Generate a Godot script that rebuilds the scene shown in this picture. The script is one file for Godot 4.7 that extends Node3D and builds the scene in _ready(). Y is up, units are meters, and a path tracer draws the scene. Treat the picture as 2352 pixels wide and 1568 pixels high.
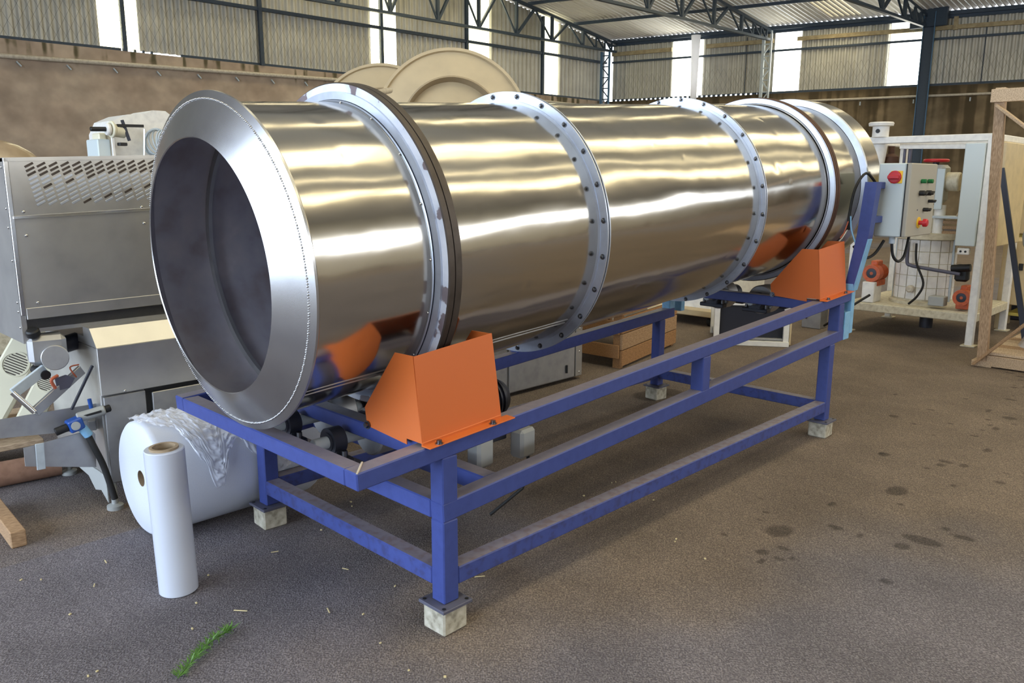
extends Node3D
# A factory hall with a stainless rotary drum on a blue steel frame.

var M := {}
var rng := RandomNumberGenerator.new()
var wob := FastNoiseLite.new()

const CN := Vector3(24.382, 0.0, -18.445)      # corner of left and back wall
const DL := Vector3(0.99938, 0.0, 0.03522)     # along the left wall, towards the corner
const EU := Vector3(0.25121, 0.0, 0.96793)     # along the back wall, away from the corner
const NL := Vector3(-0.03522, 0.0, 0.99938)    # left wall, into the hall
const NB := Vector3(-0.96793, 0.0, 0.25121)    # back wall, into the hall
const HC := 4.52                               # top of the masonry
const EAVE := 6.82
const SLOPE := 0.154
const RIDGE := 24.0


# ---------------------------------------------------------------- mesh builder
class B:
	var v := PackedVector3Array()
	var n := PackedVector3Array()
	var c := PackedColorArray()
	var u := PackedVector2Array()
	var col := Color.WHITE

	func tri(a: Vector3, b: Vector3, d: Vector3, na: Vector3, nb: Vector3, nd: Vector3, ua := Vector2.ZERO, ub := Vector2.ZERO, ud := Vector2.ZERO, ca = null, cb = null, cd = null) -> void:
		var k := (b - a).cross(d - a)
		var c0: Color = col if ca == null else ca
		var c1: Color = col if cb == null else cb
		var c2: Color = col if cd == null else cd
		if k.dot(na + nb + nd) > 0.0:
			v.append_array([a, d, b]); n.append_array([na, nd, nb]); u.append_array([ua, ud, ub]); c.append_array([c0, c2, c1])
		else:
			v.append_array([a, b, d]); n.append_array([na, nb, nd]); u.append_array([ua, ub, ud]); c.append_array([c0, c1, c2])

	func quad(a: Vector3, b: Vector3, d: Vector3, e: Vector3, nn: Vector3, uv := [Vector2(0, 0), Vector2(1, 0), Vector2(1, 1), Vector2(0, 1)]) -> void:
		tri(a, b, d, nn, nn, nn, uv[0], uv[1], uv[2])
		tri(a, d, e, nn, nn, nn, uv[0], uv[2], uv[3])

	func quad4(a: Vector3, b: Vector3, d: Vector3, e: Vector3, nn: Vector3) -> B:
		quad(a, b, d, e, nn)
		return self

	func box(ctr: Vector3, size: Vector3, bs := Basis.IDENTITY, bev := 0.003, top = null) -> B:
		var h := size * 0.5
		bev = minf(bev, minf(h.x, minf(h.y, h.z)) * 0.6)
		var keep := col
		for ax in 3:
			var a1 := (ax + 1) % 3
			var a2 := (ax + 2) % 3
			for s in [-1.0, 1.0]:
				var nn := Vector3.ZERO
				nn[ax] = s
				var p := []
				for q in [[-1, -1], [1, -1], [1, 1], [-1, 1]]:
					var w := Vector3.ZERO
					w[ax] = s * h[ax]
					w[a1] = q[0] * (h[a1] - bev)
					w[a2] = q[1] * (h[a2] - bev)
					p.append(ctr + bs * w)
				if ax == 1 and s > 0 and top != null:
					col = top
				quad(p[0], p[1], p[2], p[3], bs * nn)
				col = keep
			for s1 in [-1.0, 1.0]:      # edges parallel to ax
				for s2 in [-1.0, 1.0]:
					var p2 := []
					for t in [-1.0, 1.0]:
						var w1 := Vector3.ZERO
						w1[ax] = t * (h[ax] - bev)
						w1[a1] = s1 * h[a1]
						w1[a2] = s2 * (h[a2] - bev)
						var w2 := w1
						w2[a1] = s1 * (h[a1] - bev)
						w2[a2] = s2 * h[a2]
						p2.append([ctr + bs * w1, ctr + bs * w2])
					var ne := Vector3.ZERO
					ne[a1] = s1
					ne[a2] = s2
					quad(p2[0][0], p2[0][1], p2[1][1], p2[1][0], bs * ne.normalized())
		for sx in [-1.0, 1.0]:
			for sy in [-1.0, 1.0]:
				for sz in [-1.0, 1.0]:
					var nn := Vector3(sx, sy, sz).normalized()
					var a := Vector3(sx * h.x, sy * (h.y - bev), sz * (h.z - bev))
					var b := Vector3(sx * (h.x - bev), sy * h.y, sz * (h.z - bev))
					var d := Vector3(sx * (h.x - bev), sy * (h.y - bev), sz * h.z)
					tri(ctr + bs * a, ctr + bs * b, ctr + bs * d, bs * nn, bs * nn, bs * nn)
		return self

	func lo(p: Vector3, q: Vector3, bev := 0.003, top = null) -> B:     # box between two corners
		return box((p + q) * 0.5, (q - p).abs(), Basis.IDENTITY, bev, top)

	func bar(a: Vector3, b: Vector3, w: float, h: float, up := Vector3.UP, bev := 0.002, top = null) -> B:
		var z := (b - a).normalized()
		if absf(z.dot(up)) > 0.98:
			up = Vector3.RIGHT
		var x := up.cross(z).normalized()
		var y := z.cross(x)
		return box((a + b) * 0.5, Vector3(w, h, a.distance_to(b)), Basis(x, y, z), bev, top)

	func tube(pts: Array, r: float, seg := 8, caps := true) -> B:
		var rings := []
		var last := Vector3.ZERO
		for i in pts.size():
			var d: Vector3 = (pts[mini(i + 1, pts.size() - 1)] - pts[maxi(i - 1, 0)]).normalized()
			var x := last
			if i == 0:
				x = d.cross(Vector3.UP if absf(d.y) < 0.9 else Vector3.RIGHT).normalized()
			x = (x - d * x.dot(d)).normalized()
			last = x
			var y := d.cross(x)
			var ring := []
			for k in seg:
				var t := TAU * k / seg
				var o := x * cos(t) + y * sin(t)
				ring.append([pts[i] + o * r, o])
			rings.append(ring)
			if caps and (i == 0 or i == pts.size() - 1):
				var cn := -d if i == 0 else d
				for k in seg:
					tri(pts[i], ring[k][0], ring[(k + 1) % seg][0], cn, cn, cn)
		for i in pts.size() - 1:
			for k in seg:
				var p: Array = rings[i][k]
				var q: Array = rings[i][(k + 1) % seg]
				var p2: Array = rings[i + 1][k]
				var q2: Array = rings[i + 1][(k + 1) % seg]
				tri(p[0], q[0], q2[0], p[1], q[1], q2[1])
				tri(p[0], q2[0], p2[0], p[1], q2[1], p2[1])
		return self

	# prof: [r, h] pairs; each pair of neighbours is one band of its own normal; out: +1 when the solid lies inside
	func lathe(o: Vector3, axis: Vector3, prof: Array, seg := 48, smooth := false, t0 := 0.0, t1 := TAU, ref := Vector3.BACK, out := 1.0) -> B:
		axis = axis.normalized()
		if absf(ref.dot(axis)) > 0.95:
			ref = Vector3.RIGHT
		var e1 := (ref - axis * ref.dot(axis)).normalized()
		var e2 := e1.cross(axis)
		if e2.y < 0.0:
			e2 = -e2
		var ns := []
		for i in prof.size() - 1:
			var d := Vector2(prof[i + 1][0] - prof[i][0], prof[i + 1][1] - prof[i][1])
			ns.append(Vector2(d.y, -d.x).normalized() * out)
		for i in prof.size() - 1:
			var na: Vector2 = ns[i]
			var nb: Vector2 = ns[i]
			if smooth:
				if i > 0: na = (ns[i - 1] + ns[i]).normalized()
				if i < ns.size() - 1: nb = (ns[i] + ns[i + 1]).normalized()
			for k in seg:
				var a := t0 + (t1 - t0) * k / seg
				var b := t0 + (t1 - t0) * (k + 1) / seg
				var ra := e1 * cos(a) + e2 * sin(a)
				var rb := e1 * cos(b) + e2 * sin(b)
				var p00: Vector3 = o + ra * prof[i][0] + axis * prof[i][1]
				var p01: Vector3 = o + rb * prof[i][0] + axis * prof[i][1]
				var p10: Vector3 = o + ra * prof[i + 1][0] + axis * prof[i + 1][1]
				var p11: Vector3 = o + rb * prof[i + 1][0] + axis * prof[i + 1][1]
				var n00 := ra * na.x + axis * na.y
				var n01 := rb * na.x + axis * na.y
				var n10 := ra * nb.x + axis * nb.y
				var n11 := rb * nb.x + axis * nb.y
				var ua := float(k) / seg
				var ub := float(k + 1) / seg
				var va := float(i) / (prof.size() - 1)
				var vb := float(i + 1) / (prof.size() - 1)
				if prof[i][0] > 1e-6:
					tri(p00, p01, p11, n00, n01, n11, Vector2(ua, va), Vector2(ub, va), Vector2(ub, vb))
				if prof[i + 1][0] > 1e-6:
					tri(p00, p11, p10, n00, n11, n10, Vector2(ua, va), Vector2(ub, vb), Vector2(ua, vb))
		return self

	func cyl(a: Vector3, b: Vector3, r: float, seg := 24, bev := 0.0) -> B:
		var l := a.distance_to(b)
		if bev > 0.0:
			return lathe(a, b - a, [[0, 0], [r - bev, 0], [r, bev], [r, l - bev], [r - bev, l], [0, l]], seg)
		return lathe(a, b - a, [[0, 0], [r, 0], [r, l], [0, l]], seg)

	func ell(ctr: Vector3, rad: Vector3, seg := 20, bs := Basis.IDENTITY) -> B:
		for i in seg / 2:
			for k in seg:
				var q := []
				for w in [[i, k], [i, k + 1], [i + 1, k + 1], [i + 1, k]]:
					var la: float = PI * w[0] / (seg / 2) - PI / 2
					var lg: float = TAU * w[1] / seg
					var d := Vector3(cos(la) * cos(lg), sin(la), cos(la) * sin(lg))
					q.append([ctr + bs * (d * rad), (bs * (d / rad)).normalized()])
				if i < seg / 2 - 1:
					tri(q[0][0], q[2][0], q[3][0], q[0][1], q[2][1], q[3][1])
				if i > 0:
					tri(q[0][0], q[1][0], q[2][0], q[0][1], q[1][1], q[2][1])
		return self

	# polygon in the plane (o, ux, uy), pushed along dep
	func prism(poly: Array, o: Vector3, ux: Vector3, uy: Vector3, dep: Vector3) -> B:
		var pv := PackedVector2Array(poly)
		var idx := Geometry2D.triangulate_polygon(pv)
		var nn := dep.normalized()
		for i in range(0, idx.size(), 3):
			var q := []
			for k in 3:
				var w := pv[idx[i + k]]
				q.append(o + ux * w.x + uy * w.y)
			tri(q[0], q[1], q[2], -nn, -nn, -nn)
			tri(q[0] + dep, q[1] + dep, q[2] + dep, nn, nn, nn)
		var area := 0.0
		for i in pv.size():
			area += pv[i].cross(pv[(i + 1) % pv.size()])
		for i in pv.size():
			var a := pv[i]
			var b := pv[(i + 1) % pv.size()]
			var d := (b - a).normalized()
			var o2 := Vector2(d.y, -d.x) * signf(area)
			var no := (ux * o2.x + uy * o2.y).normalized()
			var pa := o + ux * a.x + uy * a.y
			var pb := o + ux * b.x + uy * b.y
			quad(pa, pb, pb + dep, pa + dep, no)
		return self

	func mesh() -> ArrayMesh:
		var m := ArrayMesh.new()
		if v.is_empty():
			return m
		var arr := []
		arr.resize(Mesh.ARRAY_MAX)
		arr[Mesh.ARRAY_VERTEX] = v
		arr[Mesh.ARRAY_NORMAL] = n
		arr[Mesh.ARRAY_COLOR] = c
		arr[Mesh.ARRAY_TEX_UV] = u
		m.add_surface_from_arrays(Mesh.PRIMITIVE_TRIANGLES, arr)
		return m


# ---------------------------------------------------------------- scene helpers
var taken := {}

func nm(called: String) -> String:
	var k: int = taken.get(called, 0)
	taken[called] = k + 1
	return called if k == 0 else "%s_%03d" % [called, k]

func tag(o: Node, label: String, category: String, group := "", kind := "") -> void:
	o.set_meta("label", label)
	o.set_meta("category", category)
	if group: o.set_meta("group", group)
	if kind: o.set_meta("kind", kind)

func thing(called: String, at: Vector3, label: String, category: String, group := "", kind := "") -> Node3D:
	var o := Node3D.new()
	o.name = nm(called)
	add_child(o, true)
	o.position = at
	tag(o, label, category, group, kind)
	return o

# a mesh built in world coordinates, hung under parent; returns it
func part(parent: Node3D, called: String, b: B, m: Material) -> MeshInstance3D:
	return put(parent, called, b.mesh(), m, Vector3.ZERO)

func put(parent: Node3D, called: String, mesh: Mesh, m: Material, at: Vector3, bs := Basis.IDENTITY) -> MeshInstance3D:
	var o := MeshInstance3D.new()
	o.name = nm(called) if parent == self else called
	o.mesh = mesh
	o.material_override = m
	parent.add_child(o, true)
	var base := Vector3.ZERO
	var p: Node = parent
	while p is Node3D and p != self:
		base += (p as Node3D).position
		p = p.get_parent()
	o.transform = Transform3D(bs, at - base)
	return o

func solo(called: String, b: B, m: Material, label: String, category: String, group := "", kind := "") -> MeshInstance3D:
	var o := put(self, called, b.mesh(), m, Vector3.ZERO)
	tag(o, label, category, group, kind)
	return o

func lin(c: Color) -> Color:
	return c.srgb_to_linear()

func ntex(sd: int, freq: float, cols: Array, size := 512, oct := 4, typ := FastNoiseLite.TYPE_SIMPLEX_SMOOTH) -> NoiseTexture2D:
	var f := FastNoiseLite.new()
	f.seed = sd
	f.noise_type = typ
	f.frequency = freq
	f.fractal_octaves = oct
	var t := NoiseTexture2D.new()
	t.width = size
	t.height = size
	t.seamless = true
	t.noise = f
	if cols.size():
		var g := Gradient.new()
		g.offsets = PackedFloat32Array(cols.map(func(q): return q[0]))
		g.colors = PackedColorArray(cols.map(func(q): return q[1]))
		t.color_ramp = g
	return t

func mat(called: String, col: Color, rough := 0.6, metal := 0.0, tex: Texture2D = null, scale := 1.0, world := false) -> StandardMaterial3D:
	var m := StandardMaterial3D.new()
	m.resource_name = called
	m.albedo_color = col
	m.roughness = rough
	m.metallic = metal
	if tex:
		m.albedo_texture = tex
		m.uv1_triplanar = true
		m.uv1_world_triplanar = world
		m.uv1_scale = Vector3.ONE * scale
	M[called] = m
	return m

func vcol(m: StandardMaterial3D) -> StandardMaterial3D:
	m.vertex_color_use_as_albedo = true
	return m

func glow(called: String, col: Color, e: float) -> StandardMaterial3D:
	var m := mat(called, Color(0.8, 0.8, 0.8), 0.5)
	m.emission_enabled = true
	m.emission = col
	m.emission_energy_multiplier = e
	return m

func area(at: Vector3, towards: Vector3, up: Vector3, sx: float, sy: float, col: Color, radiance: float) -> void:
	var l := AreaLight3D.new()
	l.name = nm("daylight")
	add_child(l, true)
	l.look_at_from_position(at, at + towards, up)
	l.area_size = Vector2(sx, sy)
	l.area_normalize_energy = false
	l.light_color = col
	l.light_energy = radiance / PI
	l.area_range = 80.0
	l.shadow_enabled = true


func roof_y(a: float) -> float:
	return EAVE + SLOPE * (a if a <= RIDGE else 2.0 * RIDGE - a)

func rp(a: float, b: float, dy := 0.0) -> Vector3:        # a: in from the eave, b: along it
	var p := CN + EU * b - DL * a
	return Vector3(p.x, roof_y(a) + dy, p.z)

func lw(s: float, y: float, off := 0.0) -> Vector3:
	return CN + DL * s + NL * off + Vector3.UP * y

func bw(s: float, y: float, off := 0.0) -> Vector3:
	return CN + EU * s + NB * off + Vector3.UP * y


func _ready() -> void:
	rng.seed = 7
	wob.seed = 11
	wob.frequency = 1.0
	wob.fractal_octaves = 2

	var cam := Camera3D.new()
	cam.name = "camera"
	add_child(cam)
	cam.fov = 46.054
	cam.near = 0.05
	cam.far = 300.0
	cam.transform = Transform3D(Basis(Vector3(0.70026, 0.00333, 0.71388), Vector3(0.13859, 0.98033, -0.14052), Vector3(-0.7003, 0.19734, 0.68602)).orthonormalized(), Vector3(-1.609, 1.5053, 1.8891))
	cam.current = true

	var sky := ProceduralSkyMaterial.new()
	sky.sky_top_color = Color(0.86, 0.92, 1.0)
	sky.sky_horizon_color = Color(0.93, 0.96, 1.0)
	sky.sky_curve = 0.3
	sky.ground_horizon_color = Color(0.62, 0.6, 0.58)
	sky.ground_bottom_color = Color(0.62, 0.6, 0.58)
	sky.energy_multiplier = 4.0
	var env := Environment.new()
	env.background_mode = Environment.BG_SKY
	env.sky = Sky.new()
	env.sky.sky_material = sky
	env.tonemap_mode = Environment.TONE_MAPPER_LINEAR
	env.tonemap_exposure = 1.0
	env.sdfgi_enabled = true
	env.ssao_enabled = true
	env.ssil_enabled = true
	var we := WorldEnvironment.new()
	we.name = "environment"
	we.environment = env
	add_child(we)

	# daylight in the loading door behind the camera, in the roof lights and in the open side
	area(Vector3(-8.9, 2.7, -3.2), Vector3.RIGHT, Vector3.UP, 12.6, 5.2, Color(0.82, 0.90, 1.0), 6.0)
	for sl in ROOF_LIGHTS:
		for seg in [[sl[0], minf(sl[1], RIDGE), -1.0], [maxf(sl[0], RIDGE), sl[1], 1.0]]:
			if seg[1] - seg[0] > 0.5:
				area(rp((seg[0] + seg[1]) * 0.5, (sl[2] + sl[3]) * 0.5, -0.22), Vector3(SLOPE * seg[2], -1.0, 0.0), DL, (sl[3] - sl[2]) * 0.96, (seg[1] - seg[0]) * 0.98, Color(1.0, 0.94, 0.77), sl[4])
	area(Vector3(12.0, 4.6, 14.0), Vector3(0.03, -0.25, -1.0), Vector3.UP, 26.0, 2.0, Color(1.0, 0.98, 0.95), 3.6)

	materials()
	hall()
	frame()
	drum()
	film_rolls()
	steel_machine()
	clutter()
	behind()
	skid()
	crate_frame()
	litter()


# a0, a1 (in from the eave), b0, b1 (along the eave), brightness
const ROOF_LIGHTS := [
	[0.3, 14.0, 8.3, 9.25, 5.0],
	[6.0, 30.0, 15.2, 15.9, 4.0],
	[5.0, 33.0, 20.3, 22.4, 4.0],
	[8.0, 33.0, 24.5, 24.8, 4.0],
	[5.0, 33.0, 27.0, 28.8, 4.0],
	[6.0, 20.0, 2.2, 3.2, 5.0],
]


func materials() -> void:
	var T := {}
	T.grain = ntex(3, 0.16, [[0.0, Color(0.42, 0.41, 0.42)], [0.36, Color(0.55, 0.54, 0.545)], [0.52, Color(0.635, 0.625, 0.625)], [0.68, Color(0.72, 0.71, 0.705)], [0.9, Color(0.86, 0.85, 0.84)], [1.0, Color(0.94, 0.93, 0.92)]], 512, 4, FastNoiseLite.TYPE_VALUE_CUBIC)
	T.mottle = ntex(4, 0.012, [[0.0, Color(0.80, 0.78, 0.75)], [0.5, Color(0.93, 0.92, 0.90)], [1.0, Color(1, 1, 1)]], 512, 5)
	T.wear = ntex(5, 0.012, [[0.0, Color(0.91, 0.91, 0.92)], [0.4, Color(0.965, 0.965, 0.97)], [0.8, Color(1, 1, 1)], [1.0, Color(1, 1, 1)]], 512, 5)
	T.rust = ntex(6, 0.012, [[0.0, Color(0.60, 0.55, 0.53)], [0.45, Color(0.70, 0.69, 0.71)], [0.62, Color(0.73, 0.72, 0.73)], [0.8, Color(0.76, 0.74, 0.74)], [1.0, Color(0.82, 0.80, 0.80)]], 512, 5)
	T.peel = ntex(7, 0.010, [[0.0, Color(0.42, 0.36, 0.37)], [0.30, Color(0.46, 0.41, 0.42)], [0.335, Color(0.80, 0.82, 0.86)], [0.6, Color(0.86, 0.87, 0.90)], [1.0, Color(0.92, 0.93, 0.95)]], 512, 5)
	T.wood = ntex(8, 0.02, [[0.0, Color(0.60, 0.52, 0.43)], [0.4, Color(0.73, 0.65, 0.55)], [0.7, Color(0.80, 0.72, 0.62)], [1.0, Color(0.88, 0.81, 0.71)]], 512, 4)
	T.sheet = ntex(9, 0.010, [[0.0, Color(0.74, 0.73, 0.69)], [0.5, Color(0.80, 0.79, 0.74)], [1.0, Color(0.86, 0.85, 0.80)]], 512, 5)
	T.foam = ntex(12, 0.06, [[0.0, Color(0.97, 0.97, 0.98)], [1.0, Color(1, 1, 1)]], 256, 3)
	T.bump = ntex(13, 0.05, [], 512, 4)

	var fl := mat("floor asphalt", Color(0.86, 0.85, 0.86), 0.92, 0.0, null)
	fl.albedo_texture = T.grain
	fl.uv1_triplanar = true
	fl.uv1_world_triplanar = true
	fl.uv1_scale = Vector3.ONE * 3.1
	fl.heightmap_enabled = true
	fl.heightmap_texture = ntex(3, 0.16, [], 512, 4, FastNoiseLite.TYPE_VALUE_CUBIC)
	fl.heightmap_scale = 0.3
	fl.metallic_specular = 0.35
	fl.detail_enabled = true
	fl.detail_blend_mode = BaseMaterial3D.BLEND_MODE_MUL
	fl.detail_uv_layer = BaseMaterial3D.DETAIL_UV_2
	fl.detail_albedo = floor_map()

	mat("wall plaster", Color(1, 1, 1), 0.95, 0.0, null).albedo_texture = wall_map(true)
	mat("wall dark", Color(1, 1, 1), 0.95, 0.0, null).albedo_texture = wall_map(false)
	mat("sheet", Color(0.96, 0.96, 0.96), 0.45, 0.2, T.sheet, 0.25, true)
	mat("roof sheet", Color(0.90, 0.89, 0.86), 0.45, 0.0)
	mat("steel dark blue", Color(0.21, 0.27, 0.33), 0.5, 0.0, T.wear, 2.0, true)
	mat("steel blue", Color(0.28, 0.44, 0.57), 0.5, 0.0, T.wear, 2.0, true)
	mat("tan beam", Color(0.72, 0.66, 0.52), 0.7, 0.0, T.mottle, 1.0, true)
	mat("pale steel", Color(0.72, 0.76, 0.78), 0.5, 0.0, T.wear, 2.0, true)
	mat("conduit", Color(0.82, 0.79, 0.73), 0.45, 0.0, T.mottle, 2.0, true)
	mat("wire", Color(0.32, 0.31, 0.28), 0.5, 0.4)
	mat("yard", Color(0.62, 0.60, 0.57), 0.95, 0.0, T.mottle, 0.3, true)
	glow("panel light", Color(1.0, 0.99, 0.93), 6.0)
	glow("panel yellow", Color(1.0, 0.97, 0.80), 5.0)
	glow("roof light", Color(1.0, 0.94, 0.77), 2.0)

	vcol(mat("frame paint", Color(1, 1, 1), 0.42, 0.0, T.wear, 3.0, true))
	vcol(mat("frame paint worn", Color(1, 1, 1), 0.5, 0.0, ntex(61, 0.022, [[0.0, Color(0.90, 0.82, 0.79)], [0.25, Color(0.92, 0.86, 0.84)], [0.45, Color(0.96, 0.95, 0.96)], [0.7, Color(1, 1, 1)], [1.0, Color(1, 1, 1)]], 512, 5), 1.6, true))
	mat("orange paint", Color(0.78, 0.395, 0.16), 0.45)
	mat("pale blue paint", Color(0.50, 0.70, 0.84), 0.5, 0.0, T.wear, 3.0, true)
	mat("block", Color(0.78, 0.76, 0.70), 0.95, 0.0, ntex(21, 0.02, [[0.0, Color(0.62, 0.61, 0.58)], [0.4, Color(0.84, 0.83, 0.80)], [1.0, Color(1, 1, 1)]], 256, 5), 4.0, true)
	mat("plate", Color(0.36, 0.36, 0.42), 0.6, 0.3)
	var st := mat("stainless", Color(0.77, 0.75, 0.71), 0.17, 1.0)
	st.roughness_texture = ntex(14, 0.015, [[0.0, Color(0.75, 0.75, 0.75)], [1.0, Color(1, 1, 1)]], 256, 4)
	st.roughness = 0.17
	st.uv1_triplanar = true
	st.uv1_scale = Vector3(0.6, 2.0, 2.0)
	mat("stainless cone", Color(0.80, 0.80, 0.80), 0.27, 1.0, T.wear, 1.2)
	mat("stainless sheet", Color(0.75, 0.745, 0.73), 0.33, 0.7, T.wear, 0.7)
	mat("stainless dull", Color(0.68, 0.68, 0.68), 0.48, 0.8, T.wear, 1.5)
	mat("ring", Color(0.80, 0.83, 0.88), 0.38, 0.75, T.wear, 1.5)
	mat("peeled ring", Color(1, 1, 1), 0.5, 0.15, T.peel, 1.1)
	mat("tyre steel", Color(0.34, 0.31, 0.29), 0.5, 0.5, T.mottle, 2.0)
	mat("rusty edge", Color(0.33, 0.22, 0.16), 0.7, 0.2, T.mottle, 2.0)
	mat("inside", Color(0.92, 0.92, 0.95), 0.6, 0.2, T.rust, 0.8)
	mat("bright steel", Color(0.82, 0.82, 0.82), 0.25, 1.0)
	mat("bolt steel", Color(0.45, 0.46, 0.48), 0.3, 1.0)
	mat("black", Color(0.06, 0.06, 0.065), 0.55)
	mat("dark iron", Color(0.17, 0.18, 0.22), 0.45, 0.2)
	mat("rubber", Color(0.10, 0.10, 0.10), 0.7)
	mat("grey plastic", Color(0.62, 0.63, 0.62), 0.5)
	mat("panel grey", Color(0.76, 0.80, 0.80), 0.42)
	mat("panel beige", Color(0.63, 0.61, 0.555), 0.5)
	mat("red plastic", Color(0.72, 0.12, 0.16), 0.4)
	mat("yellow plastic", Color(0.92, 0.74, 0.12), 0.45)
	mat("green lens", Color(0.08, 0.42, 0.22), 0.25)
	mat("blue plastic", Color(0.10, 0.30, 0.62), 0.4)
	mat("orange hose", Color(0.70, 0.36, 0.24), 0.5)
	mat("motor orange", Color(0.78, 0.37, 0.19), 0.5, 0.0, T.mottle, 4.0)
	mat("white paint", Color(0.90, 0.89, 0.86), 0.45, 0.0, T.wear, 2.0)
	mat("dirty white", Color(0.82, 0.79, 0.70), 0.6, 0.0, T.mottle, 3.0)
	mat("cream paint", Color(0.80, 0.72, 0.56), 0.5, 0.0, T.wear, 1.0)
	mat("yellow paint", Color(0.72, 0.66, 0.32), 0.5, 0.0, T.wear, 1.0)
	mat("beige shell", Color(0.79, 0.715, 0.57), 0.5, 0.0, T.wear, 0.6)
	mat("beige dark", Color(0.66, 0.59, 0.47), 0.5, 0.0, T.wear, 0.6)
	var fm := mat("foam", Color(0.82, 0.84, 0.88), 0.6, 0.0, T.foam, 8.0)
	fm.backlight_enabled = true
	fm.backlight = Color(0.3, 0.3, 0.3)
	mat("film roll", Color(0.78, 0.80, 0.84), 0.25).metallic_specular = 0.6
	var cf := mat("clear film", Color(0.93, 0.95, 1.0, 0.46), 0.27)
	cf.transparency = BaseMaterial3D.TRANSPARENCY_ALPHA
	cf.cull_mode = BaseMaterial3D.CULL_DISABLED
	cf.metallic_specular = 0.9
	cf.clearcoat_enabled = true
	cf.clearcoat = 1.0
	cf.clearcoat_roughness = 0.06
	mat("card", Color(0.66, 0.58, 0.47), 0.85, 0.0, T.mottle, 4.0)
	mat("card tube", Color(0.60, 0.46, 0.38), 0.85, 0.0, T.mottle, 3.0)
	for k in 4:
		mat("wood %d" % k, [Color(1, 0.98, 0.95), Color(0.93, 0.90, 0.86), Color(0.82, 0.74, 0.65), Color(0.78, 0.65, 0.50)][k], 0.8, 0.0, T.wood, 1.0, true).uv1_scale = Vector3(2.0, 9.0, 9.0)
	mat("wood upright", Color(0.87, 0.82, 0.77), 0.8, 0.0, T.wood, 1.0, true).uv1_scale = Vector3(9.0, 1.6, 9.0)
	mat("ivory", Color(0.84, 0.82, 0.72), 0.5)
	var sv := mat("white sleeve", Color(0.93, 0.94, 0.96), 0.4)
	sv.backlight_enabled = true
	sv.backlight = Color(0.9, 0.9, 0.92)
	mat("leaf", Color(0.34, 0.50, 0.20), 0.55)
	M["leaf"].backlight_enabled = true
	M["leaf"].backlight = Color(0.3, 0.4, 0.2)
	mat("stem", Color(0.30, 0.42, 0.20), 0.7)
	mat("straw", Color(0.80, 0.74, 0.56), 0.8)
	mat("pebble", Color(0.80, 0.78, 0.74), 0.9)
	mat("dome plastic", Color(0.72, 0.64, 0.53), 0.25, 0.0, T.mottle, 1.0)


# stains, dust and wear of the floor over a 12 m square that repeats
func floor_map() -> ImageTexture:
	var S := 1024
	var f := FastNoiseLite.new()
	f.seed = 31
	f.frequency = 0.006
	f.fractal_octaves = 4
	var na := f.get_seamless_image(S, S)
	f.seed = 32
	f.frequency = 0.02
	var nb := f.get_seamless_image(S, S)
	var im := Image.create(S, S, false, Image.FORMAT_RGB8)
	var d := PackedByteArray()
	d.resize(S * S * 3)
	var pa := na.get_data()
	var pb := nb.get_data()
	var grey := Vector3(0.80, 0.785, 0.795)
	var brown := Vector3(0.83, 0.765, 0.675)
	for y in S:
		var z := -5.0 + 12.0 * y / S
		for x in S:
			var X := -3.0 + 12.0 * x / S
			var i := y * S + x
			var a := pa[i] / 255.0
			var b := pb[i] / 255.0
			# drier brown dust where people walk, to the right of the frame and beyond
			var t := smoothstep(-0.35, 0.55, 0.62 * (X - 0.25) - 0.70 * maxf(z - 0.1, 0.0) + 1.1 * (a - 0.5) + (0.5 if z < -1.6 else 0.0))
			var q := grey.lerp(brown, t) * (0.92 + 0.16 * b) * (0.96 + 0.08 * a)
			d[i * 3] = int(clampf(q.x, 0, 1) * 255)
			d[i * 3 + 1] = int(clampf(q.y, 0, 1) * 255)
			d[i * 3 + 2] = int(clampf(q.z, 0, 1) * 255)
	# drops of oil and water, where the floor shows them
	var r2 := RandomNumberGenerator.new()
	r2.seed = 5
	var spots := []
	for k in 90:
		var fk := pow(r2.randf(), 0.8)
		spots.append([Vector2(0.7 + 5.6 * fk, 0.62 + 0.15 * fk + r2.randfn(0.0, 0.30)), r2.randf_range(0.010, 0.034)])
	for w in [[3.05, -1.30, 0.13], [3.22, -1.22, 0.11], [1.55, 0.42, 0.07], [2.4, 0.62, 0.06], [1.9, 0.9, 0.05]]:
		spots.append([Vector2(w[0], w[1]), w[2]])
	for sp in spots:
		var c: Vector2 = (sp[0] - Vector2(-3, -5)) / 12.0 * S
		var rr: float = sp[1] / 12.0 * S
		var sq := r2.randf_range(0.6, 1.4)
		for y in range(int(c.y - rr * 2) - 1, int(c.y + rr * 2) + 2):
			for x in range(int(c.x - rr * 2) - 1, int(c.x + rr * 2) + 2):
				var i := (posmod(y, S) * S + posmod(x, S))
				var e := Vector2((x - c.x) * sq, (y - c.y) / sq).length() / rr + (pb[i] / 255.0 - 0.5) * 0.9
				var k := 1.0 - 0.26 * (1.0 - smoothstep(0.75, 1.1, e))
				for j in 3:
					d[i * 3 + j] = int(d[i * 3 + j] * k)
	im.set_data(S, S, false, Image.FORMAT_RGB8, d)
	return ImageTexture.create_from_image(im)


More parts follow.
